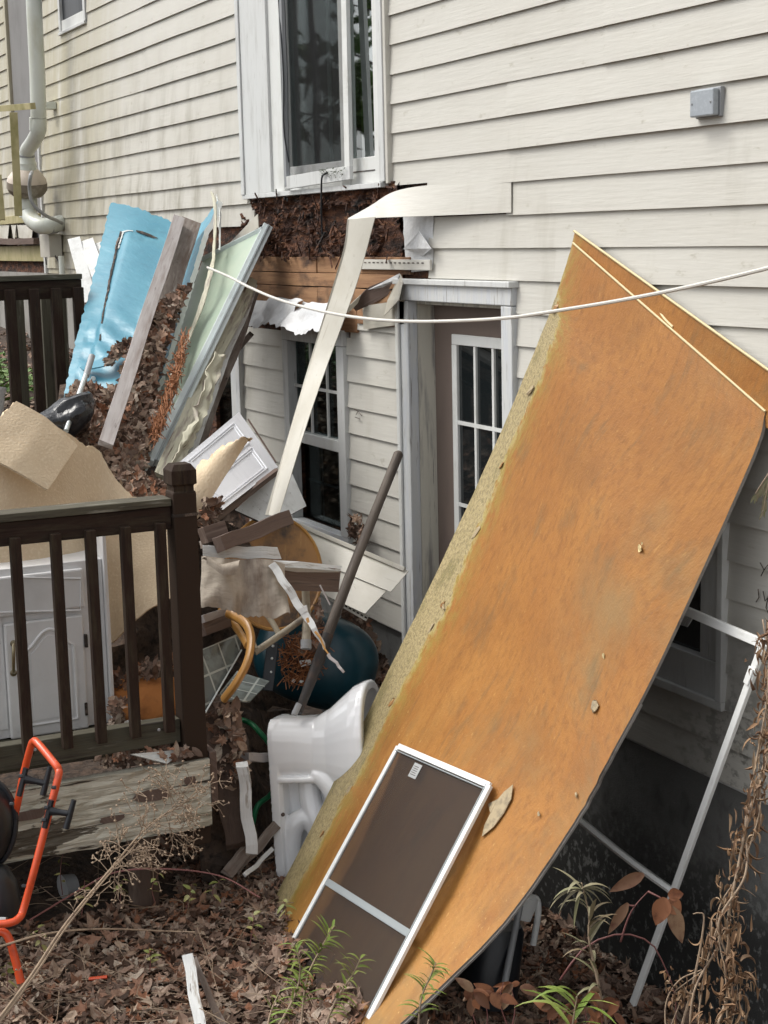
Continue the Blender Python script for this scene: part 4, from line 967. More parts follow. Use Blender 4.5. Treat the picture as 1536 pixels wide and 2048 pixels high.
sheet('folded_flap', 'carpet', FA, FB, 24, 12, .012, cp, disp=lambda u, v: .016+.004*nz(u*3, v*3), seed=3)
c2_ = thing('carpet_scrap', 'narrow curled beige carpet scrap standing against the white cabinet doors', 'carpet', PD(420, 1000, 6.25))
FA = P3([(372, 965, 6.3), (400, 928, 6.3), (430, 902, 6.3), (458, 885, 6.28), (500, 876, 6.25)]); FB = P3([(385, 1050, 6.25), (404, 1030, 6.25), (424, 1000, 6.22), (455, 950, 6.22), (500, 879, 6.25)])
sheet('scrap', 'carpet', FA, FB, 30, 8, .008, c2_, ragA=.02, disp=lambda u, v: .05*math.sin(v*3), seed=5)
# ================================================================== HEAP: mound, blue sheet, planks
def mound():
    mb = MB(); A = P3([(120, 770, 7.9), (170, 775, 7.9), (240, 770, 7.8), (300, 720, 7.85), (330, 660, 8.05), (350, 610, 8.25)]); B = P3([(90, 980, 6.9), (160, 1000, 6.9), (240, 1020, 6.9), (280, 1010, 6.9), (310, 1000, 6.9), (330, 980, 6.9)])
    v, f, uv, mi = sheet_m(A, B, 20, 16, .25, disp=lambda u, w_: .05*nz(u*5, w_*5)); mb.add(v, f, uv)
    return mb.build('soil_heap', 'soil', smoothit=True, kind='stuff', text='dark rotted leaf mould heaped between the leaning planks', cat='soil heap')
mound()
PI_ = lambda y: 7.98-(y-560)/420*1.3
poly = [(372, 575), (366, 590), (356, 615), (340, 655), (320, 715), (303, 765), (312, 800), (308, 850), (290, 900), (278, 950), (352, 985), (330, 1005), (270, 1010), (225, 965), (205, 905), (165, 895), (140, 880), (136, 800), (150, 775), (190, 775), (215, 790), (245, 770), (265, 700), (300, 640), (335, 605), (362, 578)]
pts = scatter_px(poly, lambda x, y: PI_(y)-.06, 3000, .05)
leafpile('leaf_heap', pts, [nrm(CAM-p+np.array([0, 0, 1.5])) for p in pts], size=(.026, .046), tilt=.9, lift=.03, text='heap of dry brown leaves caught among the leaning planks', cat='leaves', kinds=(0, 1, 1, 2, 2))
poly = [(378, 660), (366, 720), (350, 775), (332, 830), (308, 885), (306, 850), (328, 800), (345, 740), (362, 680)]
def straw(poly, d, n, m, nm, text, ln=(.06, .13), dirn=None):
    ps = scatter_px(poly, d, n, .03); mb = MB()
    for p in ps:
        t = nrm((dirn if dirn is not None else RNG.normal(0, 1, 3))+RNG.normal(0, .35, 3)); L_ = random.uniform(*ln)
        v, f, uv = tube_m([p-t*L_/2, p+RNG.normal(0, .006, 3), p+t*L_/2], .0022, 3); mb.add(v, f, uv)
    return mb.build(nm, m, kind='stuff', text=text, cat='straw', recalc=False)
straw(poly, lambda x, y: PI_(y)-.16, 300, 'pineleaf', 'pine_straw', 'rusty pine straw clinging beside the pale green glass panel', dirn=nrm(PD(330, 860, 7.2)-PD(385, 620, 8.0)))
# blue sheet
def bluedisp(u, v):
    w_ = .02*nz(u*2, v*2)
    if v > .45 and .1 < u < .55: w_ += .008*math.sin(v*60-u*9+3*nz(u*3, v*6))*smooth(.5, .75, v)
    w_ += .02*smooth(.18, .25, u)*smooth(.12, .2, v)
    return w_
bs = thing('blue_sheet', 'torn bright blue vinyl faced panel leaning behind the grey planks', 'panel', PD(220, 790, 7.6))
A = P3([(222, 404, 9.0), (300, 428, 8.9), (345, 442, 8.85), (400, 445, 8.8), (420, 420, 8.8), (437, 398, 8.78)]); B = P3([(126, 800, 7.6), (180, 800, 7.5), (225, 800, 7.45), (260, 800, 7.4), (290, 800, 7.35), (314, 800, 7.3)])
sheet('sheet', 'blue', A, B, 48, 60, .03, bs, edge='foam_edge', disp=bluedisp, ragA=.02, ragS=.012)
BSV = sheet_m(A, B, 48, 60, .03, disp=bluedisp)[0][:49*61]
def surf(verts, px, py, lift=0.0):
    r = ray(px, py); q = verts-CAM; t = q@r/(r@r); d = np.linalg.norm(q-t[:, None]*r, axis=1); k = np.argsort(d)[:4]; w_ = 1/(d[k]+1e-4)
    return CAM+r*(float((t[k]*w_).sum()/w_.sum())-lift)
def tear(pts, w_, m='crack', rag=.008, lift=.014, seed=0):
    return sheet('torn_edge', m, [surf(BSV, x-w_*(1+.8*nz(i*1.1, seed)), y, lift) for i, (x, y) in enumerate(pts)], [surf(BSV, x+w_*(1+.8*nz(i*1.3, seed+5)), y+1, lift) for i, (x, y) in enumerate(pts)], 30, 2, .002, bs, ragA=rag, ragB=rag, seed=seed)
tear([(242, 462), (235, 490), (229, 515), (222, 545), (215, 580), (209, 610), (203, 645), (199, 680)], 1.6, seed=1)
tear([(246, 464), (240, 482), (236, 496)], 1.2, 'foam_edge', seed=2)
tear([(238, 474), (233, 486), (230, 498)], 1.2, 'greywood', lift=.02, seed=2)
sheet('torn_edge', 'foam_edge', [surf(BSV, x, y, .012) for x, y in ((243, 463), (255, 460), (266, 461))], [surf(BSV, x, y, .012) for x, y in ((244, 465), (256, 461.5), (266, 462))], 10, 2, .002, bs, ragA=.005)
sheet('torn_edge', 'crack', [surf(BSV, x, y, .015) for x, y in ((272, 460), (284, 462), (300, 468), (316, 476))], [surf(BSV, x, y, .015) for x, y in ((273, 463), (285, 467), (300, 473), (316, 477))], 16, 2, .002, bs, ragB=.008)
# gash with leaves low on the sheet
sheet('torn_flap', 'blue', [surf(BSV, *q, .05) for q in ((165, 745), (205, 728), (255, 690))], [surf(BSV, *q, .09) for q in ((170, 752), (215, 742), (262, 705))], 16, 3, .006, bs, disp=lambda u, v: .03)
gp = scatter_px([(208, 722), (235, 690), (262, 676), (262, 700), (222, 728)], lambda x, y: 7.5, 60, .02)
leafpile('leaf_litter', gp, [nrm(CAM-p) for p in gp], size=(.018, .03), text='small leaf clump caught in the torn gash of the blue sheet', cat='leaves')
lathe('sticker', 'foam_edge', surf(BSV, 187, 757, .03), surf(BSV, 187, 757, .3), [(0, .012), (.004, .01)], bs, sides=10)
# spike at the top right of the sheet
sp = thing('splintered_trim', 'thin pale splintered trim curving up beside the blue sheet', 'trim', PD(330, 770, 7.3))
A = P3([(420, 382, 8.7), (427, 415, 8.6), (425, 500, 8.3), (412, 560, 8.0), (385, 645, 7.75), (340, 750, 7.3)]); B = P3([(422, 382, 8.7), (431, 405, 8.6), (430, 500, 8.28), (421, 562, 7.98), (392, 648, 7.73), (346, 752, 7.28)])
sheet('splinter', 'peelplank', A, B, 40, 3, .006, sp, curve=True, ragA=.008, ragB=.008)
A = P3([(432, 388, 8.85), (440, 420, 8.7), (437, 500, 8.4)]); B = P3([(434, 388, 8.85), (443, 430, 8.7), (440, 500, 8.38)])
sheet('splinter', 'foam_edge', A, B, 20, 2, .004, sp, ragA=.006)
beam('weathered_plank', 'palewood', PD(358, 436, 8.4), PD(211, 890, 6.6), .062, .03, jag=.02, wob=.006, seg=14, text='narrow silvery plank, leftmost of the two leaning on the blue sheet', cat='plank', seed=1)
beam('weathered_plank', 'greywood', PD(382, 444, 8.5), PD(268, 800, 7.2), .105, .035, jag=.03, wob=.008, seg=14, text='wide grey knotted plank half buried in leaves, leaning on the blue sheet', cat='plank', seed=2.3)
for (px, py, d) in ((372, 458, 8.5), (386, 475, 8.4), (354, 550, 8.1), (345, 553, 8.1), (389, 474, 8.4)):
    pass
# white slats at far left behind the sheet
for i, (a, b, w_) in enumerate((((148, 478), (182, 605), .075), ((160, 492), (186, 600), .03), ((173, 482), (205, 570), .085), ((190, 490), (218, 570), .08))):
    beam('white_picket', 'trim', PD(a[0], a[1], 9.6), PD(b[0], b[1], 9.2), w_, .02, text=['outermost white slat poking out left of the blue sheet', 'thin white slat, second from the left behind the blue sheet', 'white slat, third from the left behind the blue sheet', 'white slat tucked closest behind the blue sheet'][i], cat='picket', group='white slats behind the blue sheet')
# pole
mp_ = thing('metal_pole', 'thin shiny metal pole with dark grip stuck in the leaf heap', 'pole', PD(132, 862, 6.6))
tube('tube', 'steel', [PD(132, 862, 6.6), PD(176, 738, 6.9)], .011, mp_, sides=12)
tube('grip', 'greyplastic', [PD(172, 752, 6.87), PD(184, 712, 6.95)], .014, mp_, sides=12)
# black bag
def bag():
    n, m_ = 28, 16; v = []; f = []
    for i in range(n):
        for j in range(m_+1):
            a = 2*math.pi*i/n; b = math.pi*j/m_-math.pi/2
            x = math.cos(a)*math.cos(b); y = math.sin(a)*math.cos(b); z = math.sin(b)
            r = 1+.35*nz(x*1.6, y*1.6, z*1.6)+.12*abs(nz(x*5, y*5, z*5))
            v.append(PD(135, 838, 6.75)+CAMR*x*r*.135+CAMU*z*r*.085+CAMF*y*r*.12+CAMU*x*.06)
    for i in range(n):
        for j in range(m_): a = i*(m_+1)+j; b = ((i+1) % n)*(m_+1)+j; f.append((a, b, b+1, a+1))
    return part('rubbish_bag', v, f, 'bag', smoothit=True, text='crumpled black plastic bag behind the beige carpet', cat='bag')
bag()
# grey bin at the left edge
lathe('plastic_bin', 'greyplastic', PD(-22, 845, 6.6), PD(-22, 700, 6.6), [(0, .055), (.12, .065), (.13, .07), (.145, .07), (.146, .06)], text='dark grey plastic bin cut off by the left photo edge', cat='bin')
# green glass panel
gg = thing('glazed_window_sash', 'pale green glazed panel in a white frame leaning right of the blue sheet', 'glazed panel', PD(300, 940, 6.7))
a, b, c, d = PD(405, 520, 8.62), PD(527, 459, 8.4), PD(300, 925, 6.9), PD(268, 925, 6.98)
sheet('glass', 'greenglass', [a, b], [d, c], 4, 4, .006, gg)
beam('frame', 'alu', a, b, .035, .03, gg, bevel=.003)
beam('frame', 'alu', PD(531, 452, 8.45), PD(300, 925, 6.88), .030, .035, gg, bevel=.003)
beam('frame', 'greybar', PD(535, 455, 8.44), PD(308, 926, 6.88), .010, .045, gg)
beam('frame', 'alu', PD(540, 458, 8.45), PD(314, 927, 6.9), .022, .04, gg, bevel=.003)
beam('glass_joint', 'alu', PD(414, 533, 8.7), PD(470, 560, 8.3), .010, .01, gg)
beam('glass_joint', 'alu', PD(470, 560, 8.28), PD(288, 936, 6.86), .034, .02, gg)
# planks to its right
specs = [((500, 560, 8.3), (322, 955, 6.75), .075, 'peelplank', 'cream peeling plank lying directly beneath the pale green glass panel', 4.1),
         ((505, 570, 8.4), (352, 965, 6.85), .055, 'whiteplank', 'chipped white plank, middle of the bundle under the glass panel', 5.7),
         ((511, 590, 8.5), (372, 975, 6.95), .040, 'greywood', 'thin grey brown plank, lowest of the bundle under the glass panel', 6.6),
         ((508, 610, 8.5), (384, 930, 7.1), .022, 'brownwood', 'narrow brown strip on the right side of the plank bundle', 8.2)]
for p, q, w_, m_, t_, s_ in specs: beam('leaning_plank', m_, PD(*p), PD(*q), w_, .03, wob=.02, jag=.04, seg=14, text=t_, cat='plank', seed=s_, group='planks under the glass panel')
sheet('curled_paint_sheet', 'peelplank', P3([(428, 700, 7.4), (405, 790, 7.1), (340, 930, 6.6)]), P3([(448, 715, 7.45), (425, 800, 7.15), (352, 960, 6.62)]), 30, 6, .004, disp=lambda u, v: .035*nz(u*9, v*2), ragA=.02, ragB=.02, text='crinkled cream paint sheet curling off the leaning planks', cat='paint sheet')
slab('siding_offcut', 'siding_loose', [WP(458, 487, .10), WP(515, 428, .08), WP(517, 455, .09), WP(462, 492, .10)], .004, text='triangular cream siding offcut above the pale green glass panel', cat='siding piece')
# leaves heaped by the post
lp = scatter_px([(405, 1060), (410, 1008), (436, 1000), (438, 1020), (428, 1050)], lambda x, y: 6.2, 60, .05)
leafpile('leaf_litter', lp, [nrm(CAM-p) for p in lp], size=(.024, .04), tilt=1, text='small tuft of brown leaves right of the deck post top', cat='leaves')
# white cabinet doors
def cabdoor(name, cs, text, arch=True):
    a, b, c, d = [PD(*q) for q in cs]; t = thing(name, text, 'cabinet door', c)
    sheet('slab', 'cabdoor', [a, b], [d, c], 4, 4, .018, t, edge='brownwood')
    n = nrm(np.cross(b-a, d-a)); n = n if n@(CAM-a) > 0 else -n
    P = lambda u, v: (a*(1-u)+b*u)*(1-v)+(d*(1-u)+c*u)*v+n*.001
    for u0, u1 in ((.08, .46), (.54, .92)):
        for s, r in ((0, .0045), (.035, .0035)):
            q = [P(u0+s, .14+s), P(u1-s, .14+s), P(u1-s, .88-s), P(u0+s, .88-s), P(u0+s, .14+s)]
            tube('bead', 'cabdoor', q, r, t, sides=6)
    return t
cabdoor('cabinet_door', [(478, 824, 7.2), (556, 934, 7.0), (432, 1030, 6.35), (352, 930, 6.55)], 'glossy white panelled cabinet door tilted on the heap behind the carpet scrap')
slab('brown_board_edge', 'brownwood', P3([(432, 1034, 6.45), (558, 938, 6.9), (560, 946, 6.92), (436, 1044, 6.47)]), .02, text='brown board under the tilted white cabinet door', cat='board')
sheet('grey_board', 'trim', P3([(575, 925, 6.95), (613, 1012, 6.9)]), P3([(470, 1020, 6.75), (540, 1052, 6.7)]), 6, 6, .01, text='dull grey white board behind the hanging siding strip', cat='board', edge='crack')
beam('thin_lath', 'brownwood', PD(496, 838, 7.0), PD(552, 925, 6.95), .008, .01, text='thin brown lath along the edge of the white cabinet door', cat='lath')
# ================================================================== MIDDLE DEBRIS
tt = thing('round_table_top', 'worn orange brown round table top standing on edge in the debris', 'table top', PD(560, 1220, 6.75))
ctr = PD(548, 1145, 6.75); U = CAMR*.95+CAMF*.25+CAMU*-.1; U = nrm(U); Vv = nrm(CAMU-U*(CAMU@U)+CAMF*.3); Vv = nrm(Vv-U*(Vv@U))
def ell(s, off=0.0, n=48): return [ctr+U*math.cos(2*math.pi*i/n)*.205*s+Vv*math.sin(2*math.pi*i/n)*.245*s-np.cross(U, Vv)*off*(1 if np.cross(U, Vv)@(CAM-ctr) < 0 else -1) for i in range(n)]
slab('top', 'tabletop', ell(1), .022, tt)
tube('rim', 'cane', ell(1.005)+ell(1.005)[:1], .008, tt, sides=6)
beam('wood_offcut', 'brownwood', PD(405, 1072, 6.1), PD(448, 1058, 6.15), .062, .06, text='short dark wood block touching the deck post', cat='offcut', seed=3.2, seg=2)
wo = beam('wood_offcut', 'brownwood', PD(438, 1088, 6.05), PD(574, 1038, 6.3), .058, .055, wob=.01, text='dark square offcut lying slanted across the round table top', cat='offcut', seed=4.4)
beam('broken_plank', 'whiteplank', PD(405, 1103, 6.08), PD(556, 1106, 6.2), .046, .04, wob=.015, jag=.05, seg=12, text='chipped white plank broken at its right end above the dirty cloth', cat='plank', seed=6.1)
beam('broken_plank', 'greywood', PD(405, 1092, 6.15), PD(500, 1092, 6.2), .03, .03, wob=.02, jag=.05, seg=12, text='grey splintered plank under the slanted dark offcut', cat='plank', seed=7.1)
dc = thing('dirty_cloth', 'stained beige cloth draped over the debris right of the deck post', 'cloth', PD(500, 1220, 6.1))
A = P3([(403, 1112, 6.05), (450, 1118, 6.05), (500, 1116, 6.1), (545, 1120, 6.12), (570, 1128, 6.15)]); B = P3([(403, 1218, 6.0), (450, 1218, 5.98), (490, 1226, 6.0), (540, 1229, 6.02), (582, 1224, 6.05)])
sheet('cloth', 'tarp', A, B, 34, 18, .004, dc, disp=lambda u, v: .03*math.sin(u*4+v*2)*v+.02*nz(u*3, v*1.5)+.012*math.sin(u*22+2*nz(u*3, v*2))*v*v+.006*nz(u*9, v*3), ragB=.012)
sheet('fold', 'tarp', P3([(405, 1114, 6.0), (440, 1130, 6.0), (480, 1120, 6.02)]), P3([(412, 1128, 5.97), (445, 1152, 5.96), (472, 1150, 5.98)]), 16, 6, .006, dc, disp=lambda u, v: .02*math.sin(v*3), seed=2)
wb = thing('painted_board', 'white edged brown board pointing right over the teal tub', 'board', PD(610, 1180, 6.2))
slab('face', 'brownwood', P3([(545, 1128, 6.15), (682, 1136, 6.3), (677, 1184, 6.3), (558, 1180, 6.15)]), .03, wb)
slab('painted_edge', 'whiteplank', P3([(543, 1120, 6.16), (600, 1123, 6.2), (684, 1132, 6.3), (681, 1142, 6.29), (600, 1136, 6.18), (546, 1133, 6.14)]), .032, wb)
ws = thing('splintered_stick', 'splintered white stick hanging down in front of the wood handle', 'stick', PD(690, 1345, 6.0))
beam('painted_length', 'whiteplank', PD(543, 1128, 6.08), PD(610, 1226, 6.05), .030, .02, ws, wob=.012, seg=10, seed=2.1)
beam('splinter', 'whiteplank', PD(606, 1215, 6.05), PD(650, 1300, 6.02), .034, .015, ws, wob=.01, seg=8, taper=.3, jag=.03, seed=8)
beam('splinter', 'cane', PD(614, 1236, 6.04), PD(662, 1318, 6.0), .012, .01, ws, wob=.01, seg=8, taper=.4)
beam('splinter', 'palewood', PD(656, 1308, 6.0), PD(688, 1345, 5.98), .014, .008, ws, wob=.006, seg=6, taper=.7)
beam('splinter', 'palewood', PD(640, 1170, 6.02), PD(660, 1210, 6.02), .006, .006, ws, seg=3)
# chair
ch = thing('broken_chair', 'broken chair with a bent yellow wood hoop and grimy spindles', 'chair', PD(540, 1300, 6.3))
tube('bent_hoop', 'cane', P3([(455, 1225, 6.3), (470, 1232, 6.28), (492, 1248, 6.2), (502, 1278, 6.15), (496, 1320, 6.1), (475, 1362, 6.1), (448, 1398, 6.15)]), .021, ch, n=30, flat=.75)
tube('bent_hoop', 'cane', P3([(440, 1218, 6.4), (465, 1245, 6.35), (484, 1272, 6.3), (494, 1290, 6.25)]), .018, ch, n=20, flat=.6)
tube('stretcher', 'dirtymetal', P3([(509, 1305, 6.3), (560, 1270, 6.35), (608, 1236, 6.4)]), .014, ch, n=10)
tube('spindle', 'dirtymetal', P3([(528, 1222, 6.4), (545, 1245, 6.38), (561, 1274, 6.35)]), .012, ch, n=8)
tube('spindle', 'dirtymetal', P3([(500, 1275, 6.35), (512, 1300, 6.3)]), .012, ch)
tube('leg', 'dirtymetal', P3([(611, 1178, 6.4), (613, 1230, 6.4), (612, 1294, 6.35)]), [.016, .017, .019], ch, n=8)
tube('foot', 'greyplastic', P3([(612, 1280, 6.34), (612, 1298, 6.33)]), .022, ch)
beam('support_beam', 'brownwood', PD(400, 1262, 6.2), PD(466, 1238, 6.4), .05, .05, text='brown beam end poking out under the dirty cloth', cat='beam', seed=9.2)
beam('support_beam', 'palewood', PD(400, 1240, 6.2), PD(455, 1222, 6.4), .03, .04, text='pale board resting on the brown beam end under the cloth', cat='beam', seed=9.9)
# teal tub
tb = thing('teal_tub', 'dark teal plastic tub shell strewn with debris under the wood handle', 'tub', PD(640, 1400, 6.8))
def tub():
    n, m_ = 44, 20; v = []; f = []; c = PD(632, 1318, 6.95); a1 = nrm(CAMR*1.0-CAMU*.32); b1 = nrm(CAMU+CAMR*.30)
    nn = nrm(CAM-c)
    for j in range(m_+1):
        t = j/m_
        for i in range(n):
            a = 2*math.pi*i/n; r = math.sin(t*math.pi/2)**.8; h = math.cos(t*math.pi/2)
            ex = math.copysign(abs(math.cos(a))**.75, math.cos(a)); ey = math.copysign(abs(math.sin(a))**.8, math.sin(a))
            v.append(c+a1*ex*r*.272+b1*ey*r*.205+nn*h*.16)
    for j in range(m_):
        for i in range(n): f.append((j*n+i, j*n+(i+1) % n, (j+1)*n+(i+1) % n, (j+1)*n+i))
    part('shell', v, f, 'teal', tb, smoothit=True)
tub()
beam('riveted_rim', 'black', PD(546, 1285, 6.72), PD(534, 1382, 6.7), .05, .02, tb, bevel=.004)
for py in (1292, 1317, 1344): p = PD(546-(py-1290)*.07, py, 6.70); lathe('rivet', 'foam_edge', p, p+nrm(CAM-p)*.1, [(0, .006), (.004, .004)], tb, sides=8)
poly = [(555, 1310), (580, 1270), (625, 1285), (640, 1250), (655, 1285), (640, 1340), (610, 1372), (570, 1365)]
straw(poly, lambda x, y: 6.74, 260, 'pineleaf', 'pine_straw', 'brown straw and twigs scattered on the teal tub', ln=(.03, .1))
lp = scatter_px([(580, 1290), (620, 1240), (640, 1200), (655, 1260), (640, 1300), (600, 1310)], lambda x, y: 6.76, 50, .02)
leafpile('leaf_litter', lp, [nrm(CAM-p) for p in lp], size=(.02, .035), text='brown leaves on the upper side of the teal tub', cat='leaves')
lp = scatter_px([(690, 1190), (720, 1235), (765, 1310), (775, 1350), (760, 1380), (735, 1330), (715, 1280), (690, 1240)], lambda x, y: 7.1, 160, .06)
leafpile('leaf_litter', lp, [nrm(CAM-p) for p in lp], size=(.026, .045), text='dark leaves piled between the teal tub and the foundation', cat='leaves')
for q in (((598, 1322), (620, 1318), (624, 1328), (602, 1334)), ((585, 1357), (592, 1360), (588, 1366), (583, 1363)), ((600, 1360), (608, 1362), (603, 1366), (598, 1364))):
    slab('paint_chip', 'foam_edge', [PD(x, y, 6.72) for x, y in q], .003, text={598: 'largest white chip lying on the teal tub', 585: 'small white chip near the tub rim', 600: 'tiny white chip below the straw on the tub'}[q[0][0]], cat='paint chip')
# handle
hd = thing('tool_handle', 'long grey wooden tool handle with dark iron socket leaning on the door casing', 'tool handle', PD(590, 1430, 6.3))
tube('shaft', 'handlewood', P3([(797, 908, 6.75), (760, 1000, 6.68), (712, 1120, 6.56), (670, 1230, 6.47), (650, 1285, 6.43)]), [.021, .020, .021, .022, .021], hd, n=24, sides=14)
lathe('shaft_end', 'handlewood', PD(796, 911, 6.75), PD(805, 890, 6.76), [(0, .0208), (.012, .018), (.02, .009)], hd, sides=14)
tube('socket', 'iron', P3([(656, 1270, 6.44), (634, 1330, 6.38), (597, 1425, 6.3)]), [.023, .024, .017], hd, n=10, sides=12)
tube('ferrule', 'greyplastic', P3([(598, 1408, 6.29), (588, 1430, 6.27)]), .013, hd)
# glass block panels
gb = thing('glass_block_panel', 'glass block patterned panel wedged beside the deck post under the hoop', 'panel', PD(412, 1430, 6.15))
slab('film', 'blocks', P3([(400, 1300, 6.2), (425, 1290, 6.25), (487, 1262, 6.4), (478, 1305, 6.35), (408, 1430, 6.12), (400, 1430, 6.1)]), .006, gb)
beam('edge', 'alu', PD(483, 1300, 6.34), PD(409, 1428, 6.11), .006, .008, gb)
g2 = thing('glass_block_panel', 'flat corner of glass block patterned panel lying lower by the tub', 'panel', PD(480, 1400, 6.3))
slab('film', 'blocks', P3([(440, 1385, 6.3), (474, 1342, 6.6), (539, 1362, 6.55), (500, 1402, 6.3), (440, 1400, 6.25)]), .006, g2)
# ================================================================== TOILET
def toilet():
    t = thing('toilet', 'white porcelain toilet bowl tipped on its side beside the orange board', 'toilet', PD(600, 1740, 6.35))
    H = nrm(CAMR*1.0-CAMF*.26+CAMU*.06)                 # foot -> rim
    Ld = nrm(-CAMU+CAMR*.13); Ld = nrm(Ld-H*(Ld@H))     # front -> back
    Wd = np.cross(H, Ld); Wd = Wd if Wd@CAMF < 0 else -Wd    # towards the viewer
    O = PD(548, 1434, 6.38)+0*H
    def pt(h, l, w_): return O+H*h+Ld*l+Wd*(w_-.02)
    mb = MB()
    def ring(h, l0, l1, w_, n=36, p=2.4):
        c = (l0+l1)/2; a = (l1-l0)/2; r = []
        for i in range(n):
            an = 2*math.pi*i/n; cx = math.copysign(abs(math.cos(an))**(2/p), math.cos(an)); sx = math.copysign(abs(math.sin(an))**(2/p), math.sin(an))
            r.append(pt(h, c+a*cx, w_*sx))
        return r
    def loft(rs):
        n = len(rs[0]); v = [q for r in rs for q in r]; f = []
        for k in range(len(rs)-1):
            for i in range(n): f.append((k*n+i, k*n+(i+1) % n, (k+1)*n+(i+1) % n, (k+1)*n+i))
        f.append(tuple(range(n))[::-1]); f.append(tuple(range((len(rs)-1)*n, len(rs)*n))); mb.add(v, f)
    # front pedestal block, flaring up into the bowl
    loft([ring(0, 0, .25, .125, p=3.5), ring(.02, 0, .25, .125, p=3.5), ring(.10, .004, .245, .115, p=3.2), ring(.18, .0, .27, .11, p=2.8), ring(.235, -.03, .30, .125), ring(.29, -.075, .34, .15), ring(.34, -.115, .365, .172), ring(.375, -.13, .38, .182), ring(.395, -.134, .385, .185), ring(.402, -.128, .38, .180)])
    # foot flange the whole length
    loft([ring(0, .0, .66, .125, p=6), ring(.035, .0, .66, .122, p=6), ring(.045, .02, .64, .10, p=6)])
    # recessed web behind
    loft([ring(.0, .20, .62, .022, p=5), ring(.2, .20, .60, .022, p=4), ring(.36, .2, .60, .04, p=4), ring(.395, .3, .62, .16, p=4)])
    # shelf under the recess edge
    loft([ring(.0, .225, .25, .124, p=8), ring(.19, .225, .25, .115, p=8)])
    # trapway: bulging S tube on the side
    def trap(c, r):
        v, f, uv = tube_m(spline([pt(*q) for q in c], 30), list(np.interp(np.linspace(0, 1, 30), np.linspace(0, 1, len(r)), r)), 16); mb.add(v, f)
    trap([(.17, .22, .075), (.22, .245, .085), (.26, .32, .085), (.24, .42, .07)], [.035, .042, .045, .04])
    trap([(.13, .24, .03), (.14, .34, .045), (.18, .44, .05), (.26, .50, .04), (.33, .48, .03)], [.04, .045, .048, .05, .05])
    trap([(.05, .64, .06), (.05, .50, .065), (.075, .42, .065), (.12, .40, .055), (.16, .46, .05), (.17, .60, .05)], [.042, .042, .042, .04, .04, .04])
    o = mb.build('bowl_body', 'porcelain', t)
    r = o.modifiers.new('weld', 'REMESH'); r.mode = 'VOXEL'; r.voxel_size = .0042; r.use_smooth_shade = True
    s = o.modifiers.new('glaze', 'SMOOTH'); s.factor = .5; s.iterations = 2
    # hollow of the bowl: dark recess drawn as a real cup cut
    cup = MB(); rs = [ring(.44, -.10, .345, .150), ring(.395, -.10, .345, .150), ring(.33, -.07, .31, .125), ring(.26, -.0, .25, .09), ring(.2, .06, .2, .05)]
    n = len(rs[0]); v = [q for rr in rs for q in rr]; f = []
    for k in range(len(rs)-1):
        for i in range(n): f.append((k*n+i, k*n+(i+1) % n, (k+1)*n+(i+1) % n, (k+1)*n+i))
    f.append(tuple(range(n))[::-1]); f.append(tuple(range((len(rs)-1)*n, len(rs)*n))); cup.add(v, f)
    c = cup.build('bowl_cutter', 'porcelain', t)
    bpy.context.view_layer.update()
    bo = o.modifiers.new('hollow', 'BOOLEAN'); bo.operation = 'DIFFERENCE'; bo.object = c; bo.solver = 'FAST'
    dg = bpy.context.evaluated_depsgraph_get(); me = bpy.data.meshes.new_from_object(o.evaluated_get(dg)); o.modifiers.clear(); o.data = me
    me.polygons.foreach_set('use_smooth', [True]*len(me.polygons)); bpy.data.objects.remove(c)
    for q in ((.155, .27, .048), (.045, .37, .118)):
        p = pt(*q); lathe('bolt_hole', 'crack', p, p+Wd*.1, [(0, .008), (.006, .0075)], t, sides=10)
toilet()
# ================================================================== PARTICLE BOARDS
Lpx = [(1146, 486), (1110, 596), (1090, 650), (1000, 868), (880, 1130), (780, 1335), (640, 1620), (541, 1812)]
Rpx = [(1531, 823), (1500, 925), (1322, 1318), (1222, 1508), (1150, 1640), (1002, 1850), (800, 2048), (690, 2148)]
